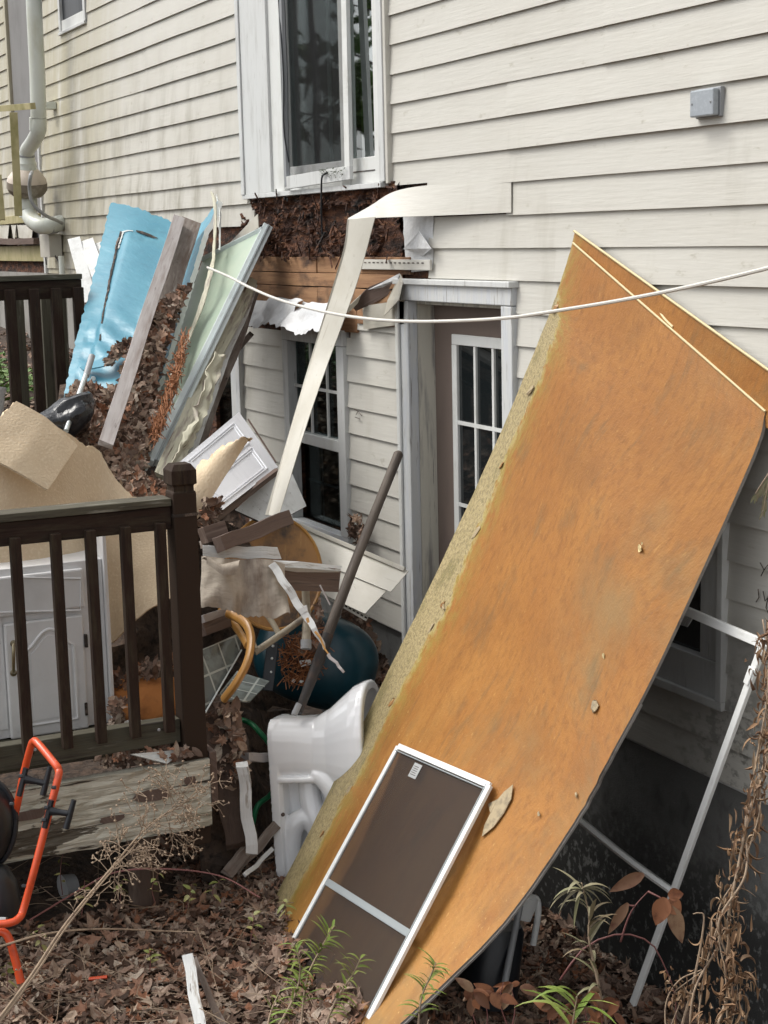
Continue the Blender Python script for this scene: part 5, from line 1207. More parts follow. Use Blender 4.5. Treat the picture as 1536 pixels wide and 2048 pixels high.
# both long edges: offsets from the wall grow slowly, then the sheet bows out to the ground
def edge_curve(px, endp, off0, pw):
    pxs = spline([(a, b, 0) for a, b in px], 60); out = []
    L = [0]
    for a, b in zip(pxs, pxs[1:]): L.append(L[-1]+np.linalg.norm(b-a))
    offE = -endp[1]
    for q, l in zip(pxs, L):
        t = l/L[-1]; off = off0+(offE-off0)*(.62*t+.38*t**pw); out.append(WP(q[0], q[1], off))
    return out
EL = edge_curve(Lpx, HZ(541, 1812, .0), .06, 2.6); ER = edge_curve(Rpx, HZ(690, 2148, .0), .06, 2.6)
pb = thing('particle_board', 'big orange brown particle board bowed and leaning from ground to wall', 'board', EL[-1])
def board_mesh():
    nu, nv = 26, 60; th = .014; G = np.zeros((nv, nu+1, 3)); uv = np.zeros((nv, nu+1, 2)); ln = 0
    for j in range(nv):
        if j: ln += .5*(np.linalg.norm(EL[j]-EL[j-1])+np.linalg.norm(ER[j]-ER[j-1]))
        wd = np.linalg.norm(ER[j]-EL[j])
        for i in range(nu+1):
            t = i/nu; p = EL[j]*(1-t)+ER[j]*t
            p = p+nrm(CAM-p)*(.035*math.sin(math.pi*t)*(j/nv)+.006*nz(i*.12, j*.08)); G[j, i] = p; uv[j, i] = (t*wd, ln)
    # chipped right edge low down
    for j in range(nv):
        G[j, nu] += nrm(G[j, nu]-G[j, nu-1])*(.006*nz(j*1.7, 3) if j > 25 else .001*nz(j, 2)); G[j, 0] += nrm(G[j, 0]-G[j, 1])*.005*nz(j*1.3, 8)
    du = np.gradient(G, axis=1); dv = np.gradient(G, axis=0); Nn = np.cross(du, dv); Nn /= np.linalg.norm(Nn, axis=2, keepdims=True)
    if Nn[30, 10]@(CAM-G[30, 10]) < 0: Nn = -Nn
    H = G-Nn*th; W_ = nu+1; cnt = nv*W_; v = np.concatenate([G.reshape(-1, 3), H.reshape(-1, 3)]); u2 = np.concatenate([uv.reshape(-1, 2)]*2); f = []; mi = []
    for j in range(nv-1):
        for i in range(nu): a = j*W_+i; q = (a, a+1, a+W_+1, a+W_); f.append(q); mi.append(0); f.append(tuple(x+cnt for x in q[::-1])); mi.append(1)
    rim = [i for i in range(nu)]+[j*W_+nu for j in range(nv-1)]+[(nv-1)*W_+i for i in range(nu, 0, -1)]+[j*W_ for j in range(nv-1, 0, -1)]
    for a, b in zip(rim, rim[1:]+rim[:1]): f.append((a, b, b+cnt, a+cnt)); mi.append(1)
    o = part('board', v, f, 'board', pb, uvs=u2, mats=['board', 'board_edge'], mi=mi)
    k = 2*(nv-1)*nu; o.data.polygons.foreach_set('use_smooth', [True]*len(f)); o.data.set_sharp_from_angle(angle=.7)
    return o, G, Nn
bo_, BG, BN = board_mesh()
def bpt(px, py):
    """nearest point of the board's face seen at a photo point"""
    r = ray(px, py); q = BG.reshape(-1, 3)-CAM; t = q@r/(r@r); d = np.linalg.norm(q-t[:, None]*r, axis=1); k = np.argsort(d)[:3]
    w_ = 1/(d[k]+1e-4); return CAM+r*float((t[k]*w_).sum()/w_.sum()), BN.reshape(-1, 3)[k[0]]
# back ply visible under the skin along the right edge
tube('edge_ply', 'board_edge', [p-BN[j][-1]*.012+np.array([.0, 0, 0]) for j, p in enumerate(BG[:, -1])][20:], .006, pb, sides=5)
tube('edge_bead', 'yellowcord', [p-nrm(p-CAM)*.004 for p in BG[0]], .0042, pb, sides=6)
c_ = [bpt(*q)[0] for q in ((1312, 615), (1330, 640), (1345, 655))]
tube('loose_bead', 'yellowcord', [p-CAMF*.01 for p in c_], .005, pb, n=10, sides=6)
def flake(pts, lift=.006, m='flake'):
    q = []
    for x, y in pts: p, n = bpt(x, y); q.append(p+n*lift*(1+.5*nz(x*.3, y*.3)))
    slab('paint_flake', m, q, .003, pb)
flake([(1031, 1572), (1026, 1600), (1012, 1628), (990, 1655), (968, 1676), (972, 1652), (985, 1628), (980, 1610), (1000, 1600), (1012, 1585)], .01)
for cx_, cy_, s in ((1192, 1412, 13), (1282, 1098, 7), (1210, 1312, 5), (1080, 1630, 5), (890, 1215, 5), (1155, 1590, 5), (1287, 1088, 3)):
    r = random.Random(cx_); k = 9; flake([(cx_+s*.55*math.cos(2*math.pi*i/k)*r.uniform(.6, 1.2), cy_+s*1.25*math.sin(2*math.pi*i/k)*r.uniform(.6, 1.2)) for i in range(k)], .008, 'yellowcord' if s < 8 and cx_ > 1180 else 'flake')
# ragged skin along the peeled left strip: small curled chips
for j in range(9):
    py = 640+j*120+random.uniform(-60, 60); k = min(range(60), key=lambda a: abs((lambda c: 0)(a)))
    jj = min(range(60), key=lambda a: abs(((CY-F*((MW.T@(EL[a]-CAM))[1]/-(MW.T@(EL[a]-CAM))[2]))-py)))
    wd = .02+.11*smooth(.1, .6, jj/60)+.02*nz(j*.8, 4); t = wd/1.2
    p = BG[jj, 0]*(1-t)+BG[jj, -1]*t; n = BN[jj, 4]; a = nrm(BG[jj, 5]-BG[jj, 0]); b = nrm(np.cross(n, a)); s = random.uniform(.008, .02)
    pts_ = [p+a*s*math.cos(2*math.pi*i/7)*random.uniform(.4, .8)+b*s*1.5*math.sin(2*math.pi*i/7)*random.uniform(.5, 1.2)+n*(.002+.02*random.random()*.4) for i in range(7)]
    slab('skin_chip', 'flake' if j % 2 else 'tabletop', pts_, .002, pb)
# second sheet behind, showing past the top edge
p2 = thing('second_particle_board', 'second orange board mostly hidden behind the big leaning one', 'board', WP(1536, 900, .03))
bT0, bT1 = WP(1150, 462, .046), WP(1592, 778, .046)
bB0 = EL[12]-BN[12][2]*.022; bB1 = ER[3]-BN[3][-2]*.012; ex = nrm(ER[3]-EL[3]); bB1 = bB1+ex*.05
sheet('board', 'board', [bT0, bT1], [bB0, bB1], 12, 12, .008, p2, edge='board_edge', smoothit=False)
tube('edge_bead', 'yellowcord', [bT0+np.array([0, -.004, 0]), (bT0+bT1)/2+np.array([0, -.004, 0]), bT1+np.array([0, -.004, 0])], .0045, p2, sides=6)
# ================================================================== WINDOW SCREEN ON THE BOARD
scn = thing('window_screen', 'white framed insect screen with grey crossbar leaning on the orange board', 'window screen', HZ(560, 1935, .02))
a, na = bpt(808, 1498); b, nb = bpt(990, 1577); a = a+na*.025; b = b+nb*.025
d_ = HZ(549, 1950, -.02); c_ = b+(d_-a)
nn = nrm(np.cross(b-a, d_-a)); nn = nn if nn@(CAM-a) > 0 else -nn
def rail(name, m, p, q, w_, t_, par, inset=0.0, face=None): return beam(name, m, p, q, w_, t_, par, face=face, seg=2, bevel=.002)
rail('frame_rail', 'whiteframe', a, b, .022, .012, scn, face=nn); rail('frame_rail', 'whiteframe', a, d_, .020, .0125, scn, face=nn)
rail('frame_rail', 'whiteframe', b, c_, .022, .0135, scn, face=nn); rail('frame_rail', 'whiteframe', d_, c_, .022, .0115, scn, face=nn)
ux = nrm(b-a)
rail('spline_groove', 'greybar', a+nrm(d_-a)*.018+nn*.0005, b+nrm(d_-a)*.018+nn*.0005, .005, .013, scn, face=nn)
rail('spline_groove', 'greybar', b-ux*.016+nn*.0005, c_-ux*.016+nn*.0005, .005, .0145, scn, face=nn)
T_ = np.linalg.norm(PD(663, 1757, 1)-PD(808, 1498, 1))/np.linalg.norm(PD(556, 1938, 1)-PD(808, 1498, 1))
rail('crossbar', 'greybar', a+(d_-a)*.60+ux*.01, b+(c_-b)*.60-ux*.01, .026, .008, scn, face=nn)
slab('screen', 'mesh', [a, b, c_, d_], .0015, scn)
lb_ = a+ux*.155*1.0+nrm(d_-a)*.03; lt = [lb_, lb_+ux*.052, lb_+ux*.052+nrm(d_-a)*.055, lb_+nrm(d_-a)*.055]
slab('paper_label', mk('silver paper label', (.42, .43, .43), rough=.4), [p+nn*.003 for p in lt], .001, scn)
for i in range(5): q = lb_+ux*.008+nrm(d_-a)*(.012+.008*i)+nn*.0038; beam('label_line', 'crack', q, q+ux*random.uniform(.02, .036), .0022, .0006, scn, seg=1, bevel=0, face=nn)
# ================================================================== WHITE SCREEN FRAME AT RIGHT
sf = thing('screen_door_frame', 'tall bare white screen door frame leaning on the wall right of the board', 'screen frame', HZ(1268, 2008, -.1))
TR = WP(1527, 1288, .16); BR = HZ(1266, 2008, -.12); TL = WP(1350, 1212, .16)
TL = TR+nrm(TL-TR)*.62
fn = nrm(np.cross(TL-TR, BR-TR)); fn = fn if fn@(CAM-TR) > 0 else -fn
rail('frame_rail', 'whiteframe', TL, TR, .030, .014, sf, face=fn); rail('frame_rail', 'whiteframe', TR, BR, .026, .0145, sf, face=fn)
MR = TR+(BR-TR)*.655
def meet(px, py, p0, n): r = ray(px, py); return CAM+r*(((p0-CAM)@n)/(r@n))
MR = meet(1350, 1786, TR, fn); ML = meet(1120, 1608, TR, fn); MM = meet(1250, 1715, TR, fn)
v_, f_, uv_ = tube_m(spline([ML, MM-fn*.004, MR], 8), .013, 6, 1.0); part('mid_rail', v_, f_, 'whiteframe', sf, uvs=uv_)
rail('corner_patch', 'whiteframe', meet(1508, 1335, TR, fn)+fn*.009, meet(1496, 1368, TR, fn)+fn*.009, .024, .006, sf, face=fn)
slab('screen', 'mesh_thin', [TL, TR, MR, ML], .0015, sf)
p = meet(1378, 1242, TR, fn); slab('label_tag', 'cabinet', [meet(1362, 1228, TR, fn), meet(1388, 1232, TR, fn), meet(1374, 1254, TR, fn), meet(1356, 1248, TR, fn)], .003, sf)
# ================================================================== CABLE
cbp = [(415, 535, 8.0), (455, 552, 7.7), (500, 575, 7.4), (560, 600, 7.0), (650, 624, 6.6), (740, 638, 6.2), (830, 643, 5.9), (930, 641, 5.65), (1020, 635, 5.4), (1130, 619, 5.1), (1250, 599, 4.85), (1380, 573, 4.5), (1536, 536, 4.15), (1700, 490, 3.85)]
tube('white_cable', 'cable', P3(cbp), .0062, n=90, sides=8, text='thin white cable sagging from the heap across door and board', cat='cable')
# ================================================================== POWER TOOL HANDLE
mc = thing('garden_machine', 'orange tubular handlebar machine with black grips at the lower left', 'machine', PD(20, 1950, 5.2))
tube('handlebar', 'orange', P3([(22, 1660, 5.35), (34, 1612, 5.3), (48, 1545, 5.28), (62, 1492, 5.25), (67, 1484, 5.24), (74, 1485, 5.22), (110, 1528, 5.15), (117, 1540, 5.14), (116, 1556, 5.13), (97, 1630, 5.12), (70, 1735, 5.1), (48, 1815, 5.1), (38, 1836, 5.08), (18, 1846, 5.06), (-30, 1850, 5.05)]), .0125, mc, n=80, sides=14)
tube('lower_tube', 'orange', P3([(-30, 1862, 5.08), (5, 1864, 5.08), (18, 1878, 5.08), (28, 1910, 5.08), (42, 1965, 5.08)]), .0135, mc, n=24, sides=14)
for (a, b, c, d, e) in (((50, 1558), (92, 1567), (100, 1533), (86, 1590), 5.22), ((101, 1622), (136, 1627), (148, 1600), (132, 1657), 5.08)):
    tube('grip_arm', 'black', [PD(*a, e), PD((a[0]+b[0])/2, (a[1]+b[1])/2, e), PD(*b, e)], [.015, .010, .010], mc, n=8)
    tube('grip_bar', 'black', [PD(*c, e), PD((c[0]+d[0])/2, (c[1]+d[1])/2, e), PD(*d, e)], [.0085, .010, .011], mc, n=8)
    tube('grip_bracket', 'black', [PD(a[0]+2, a[1]-22, e), PD(a[0]-12, a[1]+34, e)], .0095, mc, sides=6)
for x, y in ((46, 1552), (28, 1608), (112, 1575), (97, 1615), (92, 1640), (52, 1772), (22, 1888)):
    p = PD(x, y, 5.07); lathe('bolt', 'black', p, p-CAMR*.1, [(0, .006), (.012, .006), (.014, .004)], mc, sides=6)
def housing():
    n, m_ = 24, 12; v = []; f = []; c = PD(-35, 1640, 5.3)
    for j in range(m_+1):
        t = j/m_
        for i in range(n):
            a = 2*math.pi*i/n; r = math.sin(t*math.pi*.5)**.6
            v.append(c+CAMU*math.sin(a)*.135*r*(1 if math.sin(a) > 0 else 1.2)+CAMR*math.cos(a)*.105*r-CAMF*.12*math.cos(t*math.pi*.5)**.8)
    for j in range(m_):
        for i in range(n): f.append((j*n+i, j*n+(i+1) % n, (j+1)*n+(i+1) % n, (j+1)*n+i))
    o = part('engine_cover', v, f, 'black', mc, smoothit=True)
    tube('cover_rim', 'black', [c+CAMU*math.sin(a)*.140*(1 if math.sin(a) > 0 else 1.2)+CAMR*math.cos(a)*.110 for a in np.linspace(0, 2*math.pi, 30)], .01, mc, sides=6)
housing()
lathe('fuel_tank', 'black', PD(-15, 1850, 5.25), PD(-15, 1720, 5.25), [(0, .09), (.06, .095), (.14, .08), (.19, .05), (.2, .02)], mc)
beam('skid', 'steel', PD(-30, 1838, 5.1), PD(14, 1838, 5.1), .012, .03, mc)
# ================================================================== UNDER THE DEBRIS: posts, scraps, hose
blk = thing('broken_stair', 'rotted stair stringer and leaf filled posts right of the deck post', 'stair', PD(460, 1700, 6.1))
beam('stringer', 'bark', PD(425, 1400, 6.2), PD(478, 1690, 6.15), .10, .05, blk, wob=.03, jag=.04, seg=12)
beam('post', 'bark', PD(470, 1405, 6.45), PD(500, 1560, 6.4), .03, .03, blk, wob=.02, seg=8)
beam('painted_post', 'whiteplank', PD(484, 1530, 6.1), PD(505, 1705, 6.1), .045, .04, blk, wob=.015, jag=.03, seg=10, seed=3.7)
beam('cross_board', 'palewood', PD(488, 1515, 6.25), PD(545, 1515, 6.4), .035, .05, blk, wob=.005, seed=5.5)
beam('loose_board', 'greywood', PD(470, 1742, 6.15), PD(558, 1645, 6.3), .04, .02, blk, wob=.01, jag=.03, seg=8, seed=4)
beam('loose_board', 'greywood', PD(455, 1750, 6.1), PD(500, 1690, 6.2), .05, .02, blk, wob=.01, jag=.03, seg=8, seed=1.4)
beam('loose_board', 'whiteplank', PD(490, 1752, 6.1), PD(545, 1698, 6.25), .018, .012, blk, wob=.006, seg=8, seed=7.4)
sheet('soil_bank', 'soil', P3([(400, 1400, 6.5), (450, 1398, 6.5), (520, 1420, 6.9), (640, 1430, 7.4)]), P3([(400, 1720, 6.2), (450, 1740, 6.2), (560, 1760, 6.6), (700, 1760, 6.9)]), 24, 24, .1, None, disp=lambda u, v: .07*nz(u*5, v*5), kind='stuff', text='dark soil bank under the debris beside the toilet', cat='soil bank')
poly = [(408, 1425), (470, 1405), (490, 1500), (480, 1560), (450, 1600), (410, 1560)]
lp = scatter_px(poly, lambda x, y: 6.2, 260, .06)
leafpile('leaf_litter', lp, [nrm(CAM-p) for p in lp], size=(.022, .042), tilt=1, text='dark wet leaves clogging the rotted stair by the deck post', cat='leaves')
tube('garden_hose', 'hose', P3([(476, 1438, 6.5), (500, 1446, 6.45), (520, 1465, 6.4), (545, 1500, 6.45), (560, 1560, 6.5), (540, 1590, 6.45), (515, 1612, 6.4), (505, 1650, 6.4)]), .011, n=40, text='green garden hose looping in the dark behind the toilet', cat='hose')
slab('white_scrap', 'foam_edge', P3([(262, 1508, 5.75), (350, 1500, 5.85), (350, 1515, 5.85), (335, 1527, 5.8)]), .006, text='white scrap sheet poking out under the bottom rail', cat='scrap')
slab('white_scrap', 'foam_edge', P3([(225, 1450, 6.0), (262, 1438, 6.05), (300, 1442, 6.05), (240, 1458, 5.95)]), .005, text='small white scrap on the deck behind the balusters', cat='scrap')
# foam on deck
def foam():
    n, m_ = 30, 16; v = []; f = []; c = PD(290, 1405, 6.25)
    for j in range(m_+1):
        b = math.pi*j/m_-math.pi/2
        for i in range(n):
            a = 2*math.pi*i/n; x, y, z = math.cos(a)*math.cos(b), math.sin(a)*math.cos(b), math.sin(b); r = 1+.18*nz(x*2, y*2, z*2)+.06*nz(x*7, y*7, z*7)
            v.append(c+CAMR*math.copysign(abs(x)**.7, x)*.17*r+CAMU*math.copysign(abs(z)**.7, z)*.10*r+CAMF*y*.1*r)
    for j in range(m_):
        for i in range(n): f.append((j*n+i, j*n+(i+1) % n, (j+1)*n+(i+1) % n, (j+1)*n+i))
    part('foam_block', v, f, 'foam', smoothit=True, text='lumpy orange foam block on the deck behind the balusters', cat='foam')
foam()
lp = scatter_px([(222, 1350), (350, 1310), (400, 1330), (350, 1345), (260, 1365), (225, 1460)], lambda x, y: 6.2, 130, .05)+scatter_px([(222, 1400), (250, 1400), (245, 1450), (225, 1452)], lambda x, y: 6.0, 40, .05)+scatter_px([(190, 1512), (350, 1490), (400, 1500), (350, 1530), (200, 1530)], lambda x, y: 5.85, 120, .04)
leafpile('leaf_litter', lp, [nrm(CAM-p) for p in lp], size=(.018, .036), tilt=1, text='brown leaves strewn on the deck floor behind the railing', cat='leaves')
# junk wall behind foam so the heap is closed
sheet('plank_heap_core', 'soil', P3([(215, 1230, 6.9), (300, 1200, 7.0), (420, 1200, 7.2), (600, 1200, 7.6)]), P3([(215, 1450, 6.7), (300, 1450, 6.8), (420, 1420, 6.9), (600, 1480, 7.4)]), 20, 12, .3, None, disp=lambda u, v: .08*nz(u*5, v*4), kind='stuff', text='dark packed debris under the carpet and cloth', cat='debris')
sheet('heap_core', 'soil', P3([(150, 900, 7.4), (300, 990, 7.3), (400, 1010, 7.3), (470, 1060, 7.5), (590, 1120, 7.8)]), P3([(215, 1230, 6.9), (300, 1200, 7.0), (420, 1200, 7.2), (520, 1200, 7.5), (600, 1250, 7.8)]), 20, 12, .3, None, disp=lambda u, v: .08*nz(u*5+3, v*4), kind='stuff', text='dark packed debris behind the deck post', cat='debris')
tube('orange_stake', 'orange', [HZ(178, 1958, .03), HZ(215, 1954, .04)], .006, sides=6, text='short orange rod lying in the leaves beside the handlebar machine', cat='rod')
tube('plastic_bottle', 'greyplastic', [HZ(125, 1775, .06), HZ(150, 1768, .06)], [.05, .04], sides=14, text='grey plastic bottle in the shadow under the deck', cat='bottle')
tube('crossing_twig', 'drystem', P3([(0, 1893, 4.95), (90, 1868, 5.0), (200, 1858, 5.1), (330, 1862, 5.2), (390, 1864, 5.2)]), [.004, .003, .002], n=24, sides=5, text='thin dark twig running across the leaf litter behind the weed stalk', cat='twig')
tube('crossing_twig', 'bramble', P3([(60, 1840, 5.2), (160, 1780, 5.35), (230, 1745, 5.4), (330, 1738, 5.4), (440, 1752, 5.4), (520, 1795, 5.3)]), [.003, .003, .002], n=30, sides=5, text='long purple bramble runner arching through the seedlings', cat='twig')
# broken white baluster bottom left, second piece
beam('broken_baluster', 'whiteplank', HZ(375, 1912, .20), HZ(405, 2075, .06), .036, .03, wob=.006, jag=.02, seg=10, text='cracked white baluster sticking out of the leaves at the bottom', cat='baluster', seed=3.9)
beam('broken_baluster', 'greywood', HZ(388, 1918, .17), HZ(455, 2075, .02), .022, .02, wob=.006, jag=.02, seg=10, text='bare wood strip lying right of the cracked white baluster', cat='baluster', seed=2.9)
# things under the board
st = thing('plastic_stool', 'white legged stool and grey drum in the shade under the orange board', 'stool', PD(1040, 1960, 5.6))
tube('leg', 'greyplastic', [PD(1040, 1810, 5.45), PD(1022, 1900, 5.4), PD(1006, 1985, 5.35)], .012, st, n=6)
tube('leg', 'whiteframe', P3([(1060, 1795, 5.7), (1074, 1800, 5.7), (1076, 1830, 5.7), (1066, 1890, 5.7)]), .012, st, n=12)
lathe('seat_end', 'whiteframe', PD(1040, 1835, 5.7), PD(1058, 1780, 5.7), [(0, .04), (.08, .045), (.09, .03)], st)
lathe('grey_drum', 'black', PD(975, 2005, 5.5), PD(985, 1850, 5.5), [(0, .10), (.25, .11), (.27, .1)], text='dark grey drum in shadow under the board edge', cat='drum')
# ================================================================== LEAF LITTER ON THE GROUND
pts = []; nr = []
while len(pts) < 10500:
    x = random.uniform(-7.0, -2.9); y = random.uniform(-2.75, .0)
    p = np.array([x, y, ground_z(x, y)]); c = MW.T@(p-CAM); px, py = CX+F*c[0]/-c[2], CY-F*c[1]/-c[2]
    if x < -5.62 and y < -1.42: continue  # leaves left out under the deck; bare dark soil stands in for shade
    if -60 < px < 1600 and 1640 < py < 2110:
        p[2] += .004+.014*random.random()+.02*max(0, nz(x*3, y*3)); pts.append(p); nr.append((0, 0, 1))
leafpile('leaf_litter', pts, nr, size=(.014, .050), tilt=.75, lift=.022, text='thick layer of dry brown leaves covering the ground', cat='leaves', kinds=(0, 0, 1, 1, 2))
# drift against the screen and board foot
pts = []; 
for _ in range(900):
    a_, b_2 = random.random(), random.random(); q = HZ(548, 1925, 0)*(1-a_)+HZ(745, 2062, 0)*a_; q = q+np.array([.16*(b_2-.5), -.16*(b_2-.35), .075*random.random()*(1-abs(b_2-.5))+.035*math.sin(a_*9)]); pts.append(q)
leafpile('leaf_litter', pts, [(0, -.3, 1)]*len(pts), size=(.026, .045), tilt=.8, text='leaf drift against the foot of the window screen', cat='leaves')
pts = [np.array([x, y, ground_z(x, y)+.02]) for x, y in zip(RNG.uniform(-9.8, -8.7, 500), RNG.uniform(-2.0, 0, 500))]
pts += [np.array([x, y, ground_z(x, y)+.02]) for x, y in zip(RNG.uniform(-14, -8.6, 1800), RNG.uniform(-3.0, 0, 1800))]
leafpile('leaf_litter', pts, [(0, 0, 1)]*len(pts), size=(.03, .05), text='fallen leaves on the bank behind the far railing', cat='leaves')
pts = [np.array([x, y, ground_z(x, y)+.04+.1*random.random()]) for x, y in zip(RNG.uniform(-11.5, -9.6, 1500), RNG.uniform(-2.1, -.7, 1500))]
pts = [p for p in pts if nz(p[0]*2, p[1]*2, 2) > -.1]
leafpile('ground_cover', pts, [(0, -.2, 1)]*len(pts), 'clover', size=(.02, .04), text='patch of bright green ground cover behind the far railing', cat='ground cover', kinds=(2,))
pts = [np.array([x, y, ground_z(x, y)+.012+.02*random.random()]) for x, y in zip(RNG.uniform(-6.6, -3.2, 5200), RNG.uniform(-2.7, -.1, 5200))]
leafpile('leaf_crumbs', [p for p in pts if not (p[0] < -5.62 and p[1] < -1.42)], [(0, 0, 1)]*len(pts), size=(.004, .013), tilt=1, text='broken leaf crumbs and rubbish between the bigger leaves', cat='crumbs')
# twigs and grass stems in the litter
mb = MB()
for _ in range(320):
    x = random.uniform(-6.4, -3.8); y = random.uniform(-2.6, -.9); p = np.array([x, y, ground_z(x, y)+.03]); t = nrm([random.uniform(-1, 1), random.uniform(-1, 1), random.uniform(-.1, .35)]); L_ = random.uniform(.08, .3)
    mb.add(*tube_m(spline([p, p+t*L_*.5+RNG.normal(0, .012, 3), p+t*L_], 6), .0016, 4))
mb.build('twig_litter', 'drystem', kind='stuff', text='dry twigs and straw mixed into the leaf litter', cat='twigs')
# ================================================================== PLANTS
def blade_m(base, d, up, L_, w_, droop=.5, nseg=6, fold=.15):
    d = nrm(d); s = nrm(np.cross(d, up)); v = []; f = []; p = np.array(base, float); dd = d.copy()
    prof = [.25, .8, 1, .95, .75, .45, .03] if nseg == 6 else list(np.interp(np.linspace(0, 1, nseg+1), [0, .2, .5, 1], [.3, 1, .9, .03]))
    for i in range(nseg+1):
        ww = w_*prof[i]/2; n = nrm(np.cross(s, dd)); v += [p-s*ww+n*ww*fold*2, p, p+s*ww+n*ww*fold*2]
        p = p+dd*L_/nseg; dd = nrm(dd-np.array([0, 0, 1])*droop/nseg)
    for i in range(nseg):
        a = i*3; f += [(a, a+1, a+4, a+3), (a+1, a+2, a+5, a+4)]
    return v, f
def plant(name, stempts, r, leaves, mstem, mleaf, text, cat, group=None, extra=None):
    t = thing(name, text, cat, stempts[0][0], group); mb = MB()
    for s in stempts: mb.add(*tube_m(spline(s, 14), list(np.linspace(r, r*.4, 14)), 6))
    mb.build('stem', mstem, t, smoothit=True)
    ml = MB()
    for lf in leaves: ml.add(*blade_m(**lf))
    if leaves: ml.build('foliage', mleaf, t, recalc=False, kind='stuff', smoothit=True)
    return t
def leafy(stem, n, L_, w_, droop=.6, start=.25, spread=1.0, seed=0, both=False):
    r = random.Random(seed); S = spline(stem, 30); out = []
    for k in range(n):
        i = int((start+(1-start)*k/max(1, n-1))*28); tg = nrm(S[i+1]-S[i]); side = nrm(np.cross(tg, [r.uniform(-1, 1), r.uniform(-1, 1), .2]))
        out.append(dict(base=S[i], d=nrm(side*spread+tg*.5+np.array([0, 0, .15])), up=(.1, .2, 1), L_=L_*r.uniform(.6, 1.15), w_=w_*r.uniform(.8, 1.2), droop=droop*r.uniform(.4, 1.5)))
    return out
# fresh willow-like weeds in front
fw = [([PD(600, 2080, 4.4), PD(612, 1965, 4.45), PD(640, 1900, 4.5), PD(668, 1852, 4.5)], 46, 'green leaved weed in front of the window screen foot', 1),
      ([PD(540, 2080, 4.3), PD(590, 1990, 4.4), PD(600, 1930, 4.4), PD(585, 1885, 4.4)], 30, 'thin green weed left of the screen corner', 2),
      ([PD(835, 2080, 4.2), PD(842, 2000, 4.2), PD(862, 1950, 4.2), PD(872, 1925, 4.2)], 34, 'green weed before the bottom edge of the orange board', 3),
      ([PD(640, 2080, 4.35), PD(672, 2000, 4.4), PD(705, 1950, 4.4), PD(722, 1915, 4.4)], 26, 'green weed with drooping tips right of the tallest one', 5),
      ([PD(530, 2090, 4.2), PD(540, 2030, 4.25), PD(560, 1980, 4.3)], 18, 'low green weed tuft at the very bottom left of the screen', 6),
      ([PD(1140, 2090, 3.9), PD(1148, 2030, 3.9), PD(1155, 1990, 3.9)], 12, 'bright green blades at the bottom below the dried plant', 4)]
for s, n, t_, sd_ in fw:
    plant('green_weed', [s], .0035, leafy(s, n, .062 if sd_ != 4 else .16, .0085 if sd_ != 4 else .014, seed=sd_, start=.2, droop=1.1), 'drystem', 'limeleaf', t_, 'weed', 'fresh green weeds along the bottom')
# small rose-like seedlings with round leaflets
def seedling(px, py, d, h, seed, text):
    r = random.Random(seed); b = PD(px, py+h, d); s = [b, PD(px+r.uniform(-8, 8), py+h*.5, d), PD(px+r.uniform(-12, 12), py, d)]
    lv = []
    for k in range(5):
        t = .35+.65*k/4+r.uniform(-.06, .06); t = min(1, max(0, t)); S = spline(s, 30); p = S[int(t*29)]; a = (-1)**k
        lv.append(dict(base=p, d=nrm(CAMR*a*r.uniform(.4, 1)+CAMU*r.uniform(-.5, .5)+CAMF*r.uniform(-.8, .8)), up=tuple(np.array([0, 0, 1])+RNG.normal(0, .3, 3)), L_=.034*r.uniform(.6, 1.3), w_=.018*r.uniform(.7, 1.2), droop=r.uniform(.2, 1.2)))
    plant('seedling', [s], .0018, lv, 'bramble', 'greenleaf', text, 'seedling', 'yellow green seedlings in the litter')
for i, (px, py, d, h, t_) in enumerate([(490//3+0, 1760, 5.5, 70, 'pale seedling with round leaflets right of the orange handlebar'), (310, 1745, 5.5, 60, 'yellow green seedling under the deck corner'), (372, 1768, 5.6, 50, 'seedling with drooping leaflets below the stair posts'),
        (125, 1700, 5.7, 90, 'spindly seedling in the dark gap under the deck'), (85, 1855, 5.1, 50, 'light green seedling beside the handlebar foot'), (240, 1760, 5.4, 45, 'small seedling beside the dry weed stalk'), (500, 1830, 5.2, 60, 'olive seedling left of the window screen'), (575, 1800, 5.2, 40, 'faint green seedling at the board foot'), (430, 1760, 5.8, 40, 'yellow leaved seedling below the loose boards'), (15, 1925, 4.9, 50, 'pale seedling at the lower left photo edge'), (300, 1900, 5.0, 40, 'tiny yellow seedling in the middle of the leaf litter')]):
    seedling(px, py, d, h, i, t_)
